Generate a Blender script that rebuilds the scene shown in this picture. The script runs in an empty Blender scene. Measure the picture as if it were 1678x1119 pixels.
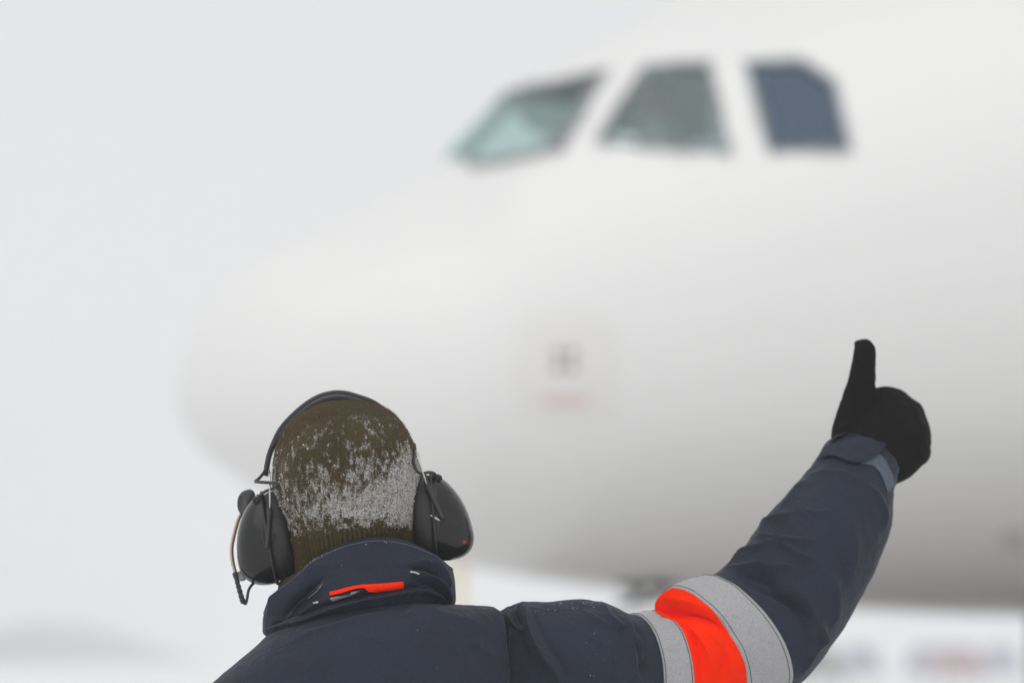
import bpy, bmesh, math, random
import numpy as np
from mathutils import Vector
from mathutils.bvhtree import BVHTree

random.seed(7)
rng = np.random.default_rng(7)
SC = bpy.context.scene
COL = SC.collection
R = math.radians

# ------------------------------------------------------------------ camera
CAM_H, PITCH, LENS = 1.404, R(4.55), 135.0
PW, PH = 1678.0, 1119.0
FPX = LENS / 36.0 * PW
cam_d = bpy.data.cameras.new('camera')
cam_d.lens, cam_d.sensor_width = LENS, 36.0
cam_d.clip_start, cam_d.clip_end = 0.1, 6000.0
cam_d.dof.use_dof = True
cam_d.dof.focus_distance = 4.80
cam_d.dof.aperture_fstop = 3.3
cam = bpy.data.objects.new('camera', cam_d)
cam.location = (0, 0, CAM_H)
cam.rotation_euler = (math.pi / 2 + PITCH, 0, 0)
COL.objects.link(cam)
SC.camera = cam

# ------------------------------------------------------------------ overcast sky and veiled sun
SUN_EL, SUN_AZ = R(50), R(208)
world = bpy.data.worlds.new('World')
SC.world = world
world.use_nodes = True
nt = world.node_tree
bg = nt.nodes['Background']
sky = nt.nodes.new('ShaderNodeTexSky')
sky.sky_type = 'NISHITA'
sky.sun_disc = False
sky.sun_elevation, sky.sun_rotation = SUN_EL, SUN_AZ
sky.dust_density, sky.air_density, sky.ozone_density = 6.0, 1.0, 0.5
hs = nt.nodes.new('ShaderNodeHueSaturation')
hs.inputs['Saturation'].default_value = 0.12
mixw = nt.nodes.new('ShaderNodeMix')
mixw.data_type = 'RGBA'
mixw.inputs[0].default_value = 0.90            # cloud cover
mixw.inputs[7].default_value = (8.22, 8.24, 8.23, 1)
nt.links.new(sky.outputs[0], hs.inputs['Color'])
nt.links.new(hs.outputs[0], mixw.inputs[6])
nt.links.new(mixw.outputs[2], bg.inputs['Color'])
bg.inputs['Strength'].default_value = 0.10

sun_d = bpy.data.lights.new('sun', 'SUN')
sun_d.energy = 0.9
sun_d.angle = R(70)
sun_d.color = (1.0, 0.985, 0.96)
sun = bpy.data.objects.new('sun', sun_d)
sun.rotation_euler = (math.pi / 2 - SUN_EL, 0, math.pi - SUN_AZ)
COL.objects.link(sun)

SC.view_settings.view_transform = 'Standard'
SC.view_settings.look = 'None'
SC.view_settings.exposure = 0.0
SC.view_settings.gamma = 1.0
SC.view_settings.use_curve_mapping = False
SC.cycles.use_denoising = True
SC.cycles.volume_bounces = 2
SC.cycles.max_bounces = 10
SC.cycles.transparent_max_bounces = 12

# ------------------------------------------------------------------ geometry helpers
CP, SP = math.cos(PITCH), math.sin(PITCH)

def P(px, py, y):
    """world point seen at that place of the photograph, y metres away"""
    dx, dy = (px - PW / 2) / FPX, -(py - PH / 2) / FPX
    d = np.array([dx, CP - dy * SP, SP + dy * CP])
    return d * (y / d[1]) + np.array([0, 0, CAM_H])

def px_of(v):
    v = np.asarray(v, float)
    q = v - np.array([0, 0, CAM_H])
    f = q[..., 1] * CP + q[..., 2] * SP
    u = -q[..., 1] * SP + q[..., 2] * CP
    return np.stack([PW / 2 + FPX * q[..., 0] / f, PH / 2 - FPX * u / f], -1)

def mpp(y):
    return y / FPX

def root_loc(o):
    while o.parent is not None:
        o = o.parent
    return np.array(o.location)

def build(name, v, faces, mat=None, parent=None, smooth=True, loc=None, mats=None, midx=None):
    v = np.asarray(v, float).reshape(-1, 3)
    if parent is not None:
        v = v - root_loc(parent)
    elif loc is not None:
        v = v - np.asarray(loc, float)
    me = bpy.data.meshes.new(name)
    me.from_pydata(v.tolist(), [], [tuple(int(i) for i in f) for f in faces])
    me.polygons.foreach_set('use_smooth', [smooth] * len(me.polygons))
    for m in (mats or [mat]):
        if m:
            me.materials.append(m)
    if midx is not None:
        me.polygons.foreach_set('material_index', list(midx))
    me.update()
    o = bpy.data.objects.new(name, me)
    COL.objects.link(o)
    if parent is not None:
        o.parent = parent
    elif loc is not None:
        o.location = loc
    return o

def link_mesh(name, me, mat, parent=None, loc=None):
    if mat:
        me.materials.clear()
        me.materials.append(mat)
    o = bpy.data.objects.new(name, me)
    COL.objects.link(o)
    o.parent = parent
    if loc is not None:
        o.location = loc
    return o

def empty(name, loc):
    o = bpy.data.objects.new(name, None)
    o.location = loc
    o.empty_display_size = 0.1
    COL.objects.link(o)
    return o

def tag(o, label=None, cat=None, group=None, kind=None):
    if label: o['label'] = label
    if cat: o['category'] = cat
    if group: o['group'] = group
    if kind: o['kind'] = kind
    return o

def gfaces(nu, nv, wrap_v=True, flip=False, off=0):
    out = []
    for i in range(nu - 1):
        for j in range(nv if wrap_v else nv - 1):
            k = (j + 1) % nv
            q = (off + i * nv + j, off + i * nv + k, off + (i + 1) * nv + k, off + (i + 1) * nv + j)
            out.append(q[::-1] if flip else q)
    return out

def grid_normals(G, wrap_v=True):
    du = np.gradient(G, axis=0)
    if wrap_v:
        dv = (np.roll(G, -1, 1) - np.roll(G, 1, 1))
    else:
        dv = np.gradient(G, axis=1)
    n = np.cross(du, dv)
    l = np.linalg.norm(n, axis=-1, keepdims=True)
    return n / np.maximum(l, 1e-12)

def catmull(pts, n):
    """resample rows of numbers smoothly to n rows (by index)"""
    p = np.asarray(pts, float)
    m = len(p)
    t = np.linspace(0, m - 1, n)
    i = np.clip(np.floor(t).astype(int), 0, m - 2)
    f = (t - i)[:, None]
    g = lambda k: p[np.clip(k, 0, m - 1)]
    p0, p1, p2, p3 = g(i - 1), g(i), g(i + 1), g(i + 2)
    p0 = np.where((i == 0)[:, None], 2 * p1 - p2, p0)
    p3 = np.where((i == m - 2)[:, None], 2 * p2 - p1, p3)
    return 0.5 * (2 * p1 + (p2 - p0) * f + (2 * p0 - 5 * p1 + 4 * p2 - p3) * f ** 2 + (3 * p1 - p0 - 3 * p2 + p3) * f ** 3)

def tube_mesh(path, rad, ns=10, closed_ends=True):
    path = np.asarray(path, float)
    n = len(path)
    rad = np.broadcast_to(np.asarray(rad, float), (n,))
    t = np.gradient(path, axis=0)
    t /= np.linalg.norm(t, axis=1, keepdims=True) + 1e-12
    ref = np.array([0, 0, 1.0]) if abs(t[0][2]) < 0.9 else np.array([0, 1.0, 0])
    a = np.cross(t[0], ref); a /= np.linalg.norm(a)
    V = []
    for i in range(n):
        a = a - t[i] * a.dot(t[i]); a /= np.linalg.norm(a)
        b = np.cross(t[i], a)
        for k in range(ns):
            th = 2 * math.pi * k / ns
            V.append(path[i] + rad[i] * (math.cos(th) * a + math.sin(th) * b))
    F = gfaces(n, ns)
    if closed_ends:
        V.append(path[0]); V.append(path[-1])
        c0, c1 = len(V) - 2, len(V) - 1
        for k in range(ns):
            F.append((c0, (k + 1) % ns, k))
            F.append((c1, (n - 1) * ns + k, (n - 1) * ns + (k + 1) % ns))
    return np.array(V), F

def merge(parts):
    V, F, o = [], [], 0
    for v, f in parts:
        V.append(np.asarray(v, float)); F += [tuple(i + o for i in q) for q in f]
        o += len(v)
    return np.concatenate(V), F

def box_mesh(c, h, axes=None, bevel=0.0):
    bm = bmesh.new()
    bmesh.ops.create_cube(bm, size=2.0)
    for v in bm.verts:
        v.co = Vector((v.co.x * h[0], v.co.y * h[1], v.co.z * h[2]))
    if bevel > 0:
        bmesh.ops.bevel(bm, geom=bm.edges[:], offset=bevel, segments=2, affect='EDGES', profile=0.6)
    V = np.array([v.co[:] for v in bm.verts]); bm.verts.index_update()
    F = [tuple(v.index for v in f.verts) for f in bm.faces]
    bm.free()
    if axes is not None:
        V = V @ np.asarray(axes, float)
    return V + np.asarray(c, float), F

def capsule_chain(pts, rads, ns=16):
    """rounded tapered limb as a closed mesh"""
    pts = np.asarray(pts, float); rads = np.asarray(rads, float)
    n = max(4, 6 * (len(pts) - 1) + 1)
    pr = catmull(np.column_stack([pts, rads]), n)
    t0 = pr[0, :3] - pr[1, :3]; t0 /= np.linalg.norm(t0)
    t1 = pr[-1, :3] - pr[-2, :3]; t1 /= np.linalg.norm(t1)
    head = [np.r_[pr[0, :3] + t0 * pr[0, 3] * math.sin(a), pr[0, 3] * max(0.02, math.cos(a))] for a in (1.5, 1.2, 0.9, 0.6, 0.3)]
    tail = [np.r_[pr[-1, :3] + t1 * pr[-1, 3] * math.sin(a), pr[-1, 3] * max(0.02, math.cos(a))] for a in (0.3, 0.6, 0.9, 1.2, 1.5)]
    q = np.array(head + list(pr) + tail)
    return tube_mesh(q[:, :3], q[:, 3], ns)

def ellipsoid(c, r, nu=20, nv=24, axes=None):
    u = np.linspace(0, math.pi, nu)
    v = np.linspace(0, 2 * math.pi, nv, endpoint=False)
    U, Vv = np.meshgrid(u, v, indexing='ij')
    G = np.stack([np.sin(U) * np.cos(Vv) * r[0], np.sin(U) * np.sin(Vv) * r[1], np.cos(U) * r[2]], -1).reshape(-1, 3)
    if axes is not None:
        G = G @ np.asarray(axes, float)
    return G + np.asarray(c, float), gfaces(nu, nv, True, True)

def fuse(parts, voxel, smooth_it=4, base=None):
    """one continuous skin over overlapping closed shapes"""
    V, F = merge(parts)
    if base is not None:
        V = V - np.asarray(base, float)
    me = bpy.data.meshes.new('tmp'); me.from_pydata(V.tolist(), [], F)
    bm = bmesh.new(); bm.from_mesh(me)
    bmesh.ops.recalc_face_normals(bm, faces=bm.faces[:])
    bm.to_mesh(me); bm.free()
    o = bpy.data.objects.new('tmp', me); COL.objects.link(o)
    m = o.modifiers.new('r', 'REMESH'); m.mode = 'VOXEL'; m.voxel_size = voxel; m.use_smooth_shade = True
    s = o.modifiers.new('s', 'SMOOTH'); s.factor = 0.5; s.iterations = smooth_it
    dg = bpy.context.evaluated_depsgraph_get()
    out = bpy.data.meshes.new_from_object(o.evaluated_get(dg))
    bpy.data.objects.remove(o); bpy.data.meshes.remove(me)
    out.polygons.foreach_set('use_smooth', [True] * len(out.polygons))
    return out

# vectorised value noise
_perm = rng.permutation(4096)
_val = rng.random(4096) * 2 - 1
def vnoise(p):
    p = np.asarray(p, float)
    i = np.floor(p).astype(int); f = p - i
    f = f * f * (3 - 2 * f)
    def h(a, b, c):
        return _val[_perm[(_perm[(_perm[a & 4095] + b) & 4095] + c) & 4095]]
    x, y, z = i[..., 0], i[..., 1], i[..., 2]
    fx, fy, fz = f[..., 0], f[..., 1], f[..., 2]
    l = lambda a, b, t: a + (b - a) * t
    return l(l(l(h(x, y, z), h(x + 1, y, z), fx), l(h(x, y + 1, z), h(x + 1, y + 1, z), fx), fy),
             l(l(h(x, y, z + 1), h(x + 1, y, z + 1), fx), l(h(x, y + 1, z + 1), h(x + 1, y + 1, z + 1), fx), fy), fz)

def fbm(p, oct=4):
    a, s, t = 1.0, 0.0, 0.0
    p = np.asarray(p, float)
    for k in range(oct):
        s = s + a * vnoise(p * 2 ** k + 17.3 * k); t += a; a *= 0.5
    return s / t

FOLD = 3.3
def folds_disp(px, folds):
    """cloth folds: each is (points, height mm, width one side, width other side) -> metres outward"""
    d = np.zeros(len(px))
    for pts, amp, w1, w2 in folds:
        pl = catmull(pts, max(12, 6 * len(pts)))
        best = np.full(len(px), 1e9); sign = np.ones(len(px)); tt = np.zeros(len(px))
        L = len(pl) - 1
        for k in range(L):
            a, b = pl[k], pl[k + 1]
            ab = b - a; l2 = ab @ ab + 1e-9
            t = np.clip(((px - a) @ ab) / l2, 0, 1)
            q = px - (a + t[:, None] * ab)
            dist = np.hypot(q[:, 0], q[:, 1])
            m = dist < best
            best = np.where(m, dist, best)
            cr = ab[0] * q[:, 1] - ab[1] * q[:, 0]
            sign = np.where(m, np.sign(cr), sign)
            tt = np.where(m, (k + t) / L, tt)
        w = np.where(sign > 0, w1, w2)
        fade = np.clip(np.sin(np.pi * np.clip(tt, 0.02, 0.98)), 0, 1) ** 0.55
        d += FOLD * amp * 1e-3 * fade * np.exp(-np.abs(best / (w * 0.80)) ** 1.15)
    return d

# ------------------------------------------------------------------ materials
def new_mat(name):
    m = bpy.data.materials.new(name)
    m.use_nodes = True
    b = m.node_tree.nodes['Principled BSDF']
    return m, m.node_tree, b

def N(t, typ, **kw):
    n = t.nodes.new(typ)
    for k, v in kw.items():
        setattr(n, k, v)
    return n

def plain(name, col, rough=0.5, metal=0.0, spec=0.5, coat=0.0, vary=0.0, scale=30.0, bump=0.0, bscale=400.0, sheen=0.0):
    m, t, b = new_mat(name)
    b.inputs['Base Color'].default_value = (*col, 1)
    b.inputs['Roughness'].default_value = rough
    b.inputs['Metallic'].default_value = metal
    b.inputs['Specular IOR Level'].default_value = spec
    b.inputs['Coat Weight'].default_value = coat
    b.inputs['Sheen Weight'].default_value = sheen
    tc = N(t, 'ShaderNodeTexCoord')
    if vary > 0:
        nz = N(t, 'ShaderNodeTexNoise'); nz.inputs['Scale'].default_value = scale; nz.inputs['Detail'].default_value = 5
        t.links.new(tc.outputs['Object'], nz.inputs['Vector'])
        mx = N(t, 'ShaderNodeMix', data_type='RGBA')
        mx.inputs[6].default_value = (*[c * (1 - vary) for c in col], 1)
        mx.inputs[7].default_value = (*[min(1, c * (1 + vary)) for c in col], 1)
        t.links.new(nz.outputs['Fac'], mx.inputs[0])
        t.links.new(mx.outputs[2], b.inputs['Base Color'])
    if bump > 0:
        nb = N(t, 'ShaderNodeTexNoise'); nb.inputs['Scale'].default_value = bscale; nb.inputs['Detail'].default_value = 4
        t.links.new(tc.outputs['Object'], nb.inputs['Vector'])
        bp = N(t, 'ShaderNodeBump'); bp.inputs['Strength'].default_value = bump; bp.inputs['Distance'].default_value = 0.001
        t.links.new(nb.outputs['Fac'], bp.inputs['Height'])
        t.links.new(bp.outputs[0], b.inputs['Normal'])
    return m

def cloth_mat(name, col, rough=0.75, weave=2600.0, frost=0.0, vary=0.18, sheen=0.12, spec=0.3):
    """woven outdoor fabric: fine weave, faint wear, specks of blown frost on what faces up"""
    m, t, b = new_mat(name)
    tc = N(t, 'ShaderNodeTexCoord')
    nz = N(t, 'ShaderNodeTexNoise'); nz.inputs['Scale'].default_value = 14; nz.inputs['Detail'].default_value = 8; nz.inputs['Roughness'].default_value = 0.65
    t.links.new(tc.outputs['Object'], nz.inputs['Vector'])
    mx = N(t, 'ShaderNodeMix', data_type='RGBA')
    mx.inputs[6].default_value = (*[c * (1 - vary) for c in col], 1)
    mx.inputs[7].default_value = (*[min(1, c * (1 + vary)) for c in col], 1)
    t.links.new(nz.outputs['Fac'], mx.inputs[0])
    fine = N(t, 'ShaderNodeTexNoise'); fine.inputs['Scale'].default_value = 520; fine.inputs['Detail'].default_value = 4; fine.inputs['Roughness'].default_value = 0.8
    t.links.new(tc.outputs['Object'], fine.inputs['Vector'])
    mx2 = N(t, 'ShaderNodeMix', data_type='RGBA', blend_type='OVERLAY')
    mx2.inputs[0].default_value = 0.60
    t.links.new(mx.outputs[2], mx2.inputs[6]); t.links.new(fine.outputs['Fac'], mx2.inputs[7])
    outc = mx2.outputs[2]
    if frost > 0:
        sp = N(t, 'ShaderNodeTexNoise'); sp.inputs['Scale'].default_value = 420; sp.inputs['Detail'].default_value = 3
        t.links.new(tc.outputs['Object'], sp.inputs['Vector'])
        rp = N(t, 'ShaderNodeMapRange'); rp.inputs[1].default_value = 0.66; rp.inputs[2].default_value = 0.80
        t.links.new(sp.outputs['Fac'], rp.inputs[0])
        big = N(t, 'ShaderNodeTexNoise'); big.inputs['Scale'].default_value = 16; big.inputs['Detail'].default_value = 3
        t.links.new(tc.outputs['Object'], big.inputs['Vector'])
        rb = N(t, 'ShaderNodeMapRange'); rb.inputs[1].default_value = 0.48; rb.inputs[2].default_value = 0.66
        t.links.new(big.outputs['Fac'], rb.inputs[0])
        ge = N(t, 'ShaderNodeNewGeometry'); sx = N(t, 'ShaderNodeSeparateXYZ')
        t.links.new(ge.outputs['Normal'], sx.inputs[0])
        ru = N(t, 'ShaderNodeMapRange'); ru.inputs[1].default_value = 0.05; ru.inputs[2].default_value = 0.9
        t.links.new(sx.outputs['Z'], ru.inputs[0])
        m1 = N(t, 'ShaderNodeMath', operation='MULTIPLY'); t.links.new(rp.outputs[0], m1.inputs[0]); t.links.new(rb.outputs[0], m1.inputs[1])
        m2 = N(t, 'ShaderNodeMath', operation='MULTIPLY'); t.links.new(m1.outputs[0], m2.inputs[0]); t.links.new(ru.outputs[0], m2.inputs[1])
        m3 = N(t, 'ShaderNodeMath', operation='MULTIPLY'); t.links.new(m2.outputs[0], m3.inputs[0]); m3.inputs[1].default_value = frost
        mx3 = N(t, 'ShaderNodeMix', data_type='RGBA'); mx3.inputs[7].default_value = (0.6, 0.62, 0.65, 1)
        t.links.new(m3.outputs[0], mx3.inputs[0]); t.links.new(outc, mx3.inputs[6])
        outc = mx3.outputs[2]
    t.links.new(outc, b.inputs['Base Color'])
    b.inputs['Roughness'].default_value = rough
    b.inputs['Specular IOR Level'].default_value = spec
    b.inputs['Sheen Weight'].default_value = sheen
    b.inputs['Sheen Roughness'].default_value = 0.4
    wv = N(t, 'ShaderNodeTexNoise'); wv.inputs['Scale'].default_value = weave / 3; wv.inputs['Detail'].default_value = 2
    t.links.new(tc.outputs['Object'], wv.inputs['Vector'])
    sm = N(t, 'ShaderNodeTexNoise'); sm.inputs['Scale'].default_value = 42; sm.inputs['Detail'].default_value = 5; sm.inputs['Distortion'].default_value = 0.8
    t.links.new(tc.outputs['Object'], sm.inputs['Vector'])
    b1 = N(t, 'ShaderNodeBump'); b1.inputs['Strength'].default_value = 0.35; b1.inputs['Distance'].default_value = 0.0006
    t.links.new(wv.outputs['Fac'], b1.inputs['Height'])
    b2 = N(t, 'ShaderNodeBump'); b2.inputs['Strength'].default_value = 0.75; b2.inputs['Distance'].default_value = 0.006
    t.links.new(sm.outputs['Fac'], b2.inputs['Height']); t.links.new(b1.outputs[0], b2.inputs['Normal'])
    t.links.new(b2.outputs[0], b.inputs['Normal'])
    return m

def knit_mat(name):
    """olive wool; the vertex layer 'frost' says how much rime clings to it"""
    m, t, b = new_mat(name)
    tc = N(t, 'ShaderNodeTexCoord')
    nz = N(t, 'ShaderNodeTexNoise'); nz.inputs['Scale'].default_value = 18; nz.inputs['Detail'].default_value = 8
    t.links.new(tc.outputs['Object'], nz.inputs['Vector'])
    wool = N(t, 'ShaderNodeMix', data_type='RGBA')
    wool.inputs[6].default_value = (0.030, 0.021, 0.010, 1); wool.inputs[7].default_value = (0.098, 0.072, 0.027, 1)
    t.links.new(nz.outputs['Fac'], wool.inputs[0])
    fz = N(t, 'ShaderNodeTexNoise'); fz.inputs['Scale'].default_value = 1100; fz.inputs['Detail'].default_value = 2
    t.links.new(tc.outputs['Object'], fz.inputs['Vector'])
    w2 = N(t, 'ShaderNodeMix', data_type='RGBA', blend_type='OVERLAY'); w2.inputs[0].default_value = 0.7
    t.links.new(wool.outputs[2], w2.inputs[6]); t.links.new(fz.outputs['Fac'], w2.inputs[7])
    at = N(t, 'ShaderNodeAttribute', attribute_name='frost')
    g = N(t, 'ShaderNodeTexNoise'); g.inputs['Scale'].default_value = 520; g.inputs['Detail'].default_value = 5; g.inputs['Roughness'].default_value = 0.7
    t.links.new(tc.outputs['Object'], g.inputs['Vector'])
    mm = N(t, 'ShaderNodeMapRange'); mm.inputs[1].default_value = 0.30; mm.inputs[2].default_value = 0.70; mm.inputs[3].default_value = 0.65; mm.inputs[4].default_value = -0.50
    t.links.new(g.outputs['Fac'], mm.inputs[0])
    ad = N(t, 'ShaderNodeMath', operation='SUBTRACT'); t.links.new(at.outputs['Fac'], ad.inputs[0]); t.links.new(mm.outputs[0], ad.inputs[1])
    vo = N(t, 'ShaderNodeTexVoronoi', feature='DISTANCE_TO_EDGE'); vo.inputs['Scale'].default_value = 120
    wn = N(t, 'ShaderNodeTexNoise'); wn.inputs['Scale'].default_value = 120; wn.inputs['Detail'].default_value = 3
    t.links.new(tc.outputs['Object'], wn.inputs['Vector'])
    vm = N(t, 'ShaderNodeMix', data_type='VECTOR'); vm.inputs[0].default_value = 0.020
    t.links.new(tc.outputs['Object'], vm.inputs[4]); t.links.new(wn.outputs['Color'], vm.inputs[5])
    t.links.new(vm.outputs[1], vo.inputs['Vector'])
    cr = N(t, 'ShaderNodeMapRange'); cr.inputs[1].default_value = 0.02; cr.inputs[2].default_value = 0.12; cr.inputs[3].default_value = 0.30; cr.inputs[4].default_value = 1
    t.links.new(vo.outputs['Distance'], cr.inputs[0])
    rg = N(t, 'ShaderNodeMapRange'); rg.inputs[1].default_value = 0.22; rg.inputs[2].default_value = 0.66; rg.inputs[4].default_value = 0.94
    t.links.new(ad.outputs[0], rg.inputs[0])
    co = N(t, 'ShaderNodeMath', operation='MULTIPLY'); t.links.new(rg.outputs[0], co.inputs[0]); t.links.new(cr.outputs[0], co.inputs[1])
    fin = N(t, 'ShaderNodeMix', data_type='RGBA'); fin.inputs[7].default_value = (0.47, 0.455, 0.43, 1)
    t.links.new(co.outputs[0], fin.inputs[0]); t.links.new(w2.outputs[2], fin.inputs[6])
    t.links.new(fin.outputs[2], b.inputs['Base Color'])
    b.inputs['Roughness'].default_value = 0.95
    b.inputs['Specular IOR Level'].default_value = 0.15
    b.inputs['Sheen Weight'].default_value = 0.04
    hh = N(t, 'ShaderNodeMath', operation='ADD'); t.links.new(fz.outputs['Fac'], hh.inputs[0]); t.links.new(co.outputs[0], hh.inputs[1])
    bp = N(t, 'ShaderNodeBump'); bp.inputs['Strength'].default_value = 0.9; bp.inputs['Distance'].default_value = 0.0012
    t.links.new(hh.outputs[0], bp.inputs['Height']); t.links.new(bp.outputs[0], b.inputs['Normal'])
    return m

def thin_glass(name, tint, refl=1.0, film=(1, 1, 1)):
    m, t, b = new_mat(name)
    t.nodes.remove(b)
    out = [n for n in t.nodes if n.type == 'OUTPUT_MATERIAL'][0]
    tr = N(t, 'ShaderNodeBsdfTransparent'); tr.inputs[0].default_value = (*tint, 1)
    gl = N(t, 'ShaderNodeBsdfGlossy'); gl.inputs['Roughness'].default_value = 0.03; gl.inputs['Color'].default_value = (*film, 1)
    fr = N(t, 'ShaderNodeFresnel'); fr.inputs[0].default_value = 1.5
    ml = N(t, 'ShaderNodeMath', operation='MULTIPLY'); ml.inputs[1].default_value = refl
    ge = N(t, 'ShaderNodeNewGeometry')
    ou = N(t, 'ShaderNodeMath', operation='SUBTRACT'); ou.inputs[0].default_value = 1.0      # mirror only on the outer face
    t.links.new(ge.outputs['Backfacing'], ou.inputs[1])
    mo = N(t, 'ShaderNodeMath', operation='MULTIPLY')
    t.links.new(fr.outputs[0], ml.inputs[0])
    t.links.new(ml.outputs[0], mo.inputs[0]); t.links.new(ou.outputs[0], mo.inputs[1])
    mx = N(t, 'ShaderNodeMixShader')
    t.links.new(mo.outputs[0], mx.inputs[0]); t.links.new(tr.outputs[0], mx.inputs[1]); t.links.new(gl.outputs[0], mx.inputs[2])
    t.links.new(mx.outputs[0], out.inputs['Surface'])
    return m

def ground_mat(name, snow_amt):
    m, t, b = new_mat(name)
    tc = N(t, 'ShaderNodeTexCoord')
    n1 = N(t, 'ShaderNodeTexNoise'); n1.inputs['Scale'].default_value = 0.35; n1.inputs['Detail'].default_value = 9; n1.inputs['Roughness'].default_value = 0.6
    t.links.new(tc.outputs['Object'], n1.inputs['Vector'])
    n2 = N(t, 'ShaderNodeTexNoise'); n2.inputs['Scale'].default_value = 22; n2.inputs['Detail'].default_value = 4
    t.links.new(tc.outputs['Object'], n2.inputs['Vector'])
    base = N(t, 'ShaderNodeMix', data_type='RGBA')
    base.inputs[6].default_value = (0.070, 0.055, 0.043, 1); base.inputs[7].default_value = (0.135, 0.110, 0.088, 1)
    t.links.new(n2.outputs['Fac'], base.inputs[0])
    rp = N(t, 'ShaderNodeMapRange'); rp.inputs[1].default_value = 0.62 - snow_amt; rp.inputs[2].default_value = 0.74 - snow_amt
    t.links.new(n1.outputs['Fac'], rp.inputs[0])
    mx = N(t, 'ShaderNodeMix', data_type='RGBA'); mx.inputs[7].default_value = (0.80, 0.80, 0.80, 1)
    t.links.new(rp.outputs[0], mx.inputs[0]); t.links.new(base.outputs[2], mx.inputs[6])
    t.links.new(mx.outputs[2], b.inputs['Base Color'])
    b.inputs['Roughness'].default_value = 0.75
    bp = N(t, 'ShaderNodeBump'); bp.inputs['Strength'].default_value = 0.4; bp.inputs['Distance'].default_value = 0.01
    t.links.new(n2.outputs['Fac'], bp.inputs['Height']); t.links.new(bp.outputs[0], b.inputs['Normal'])
    return m

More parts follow.
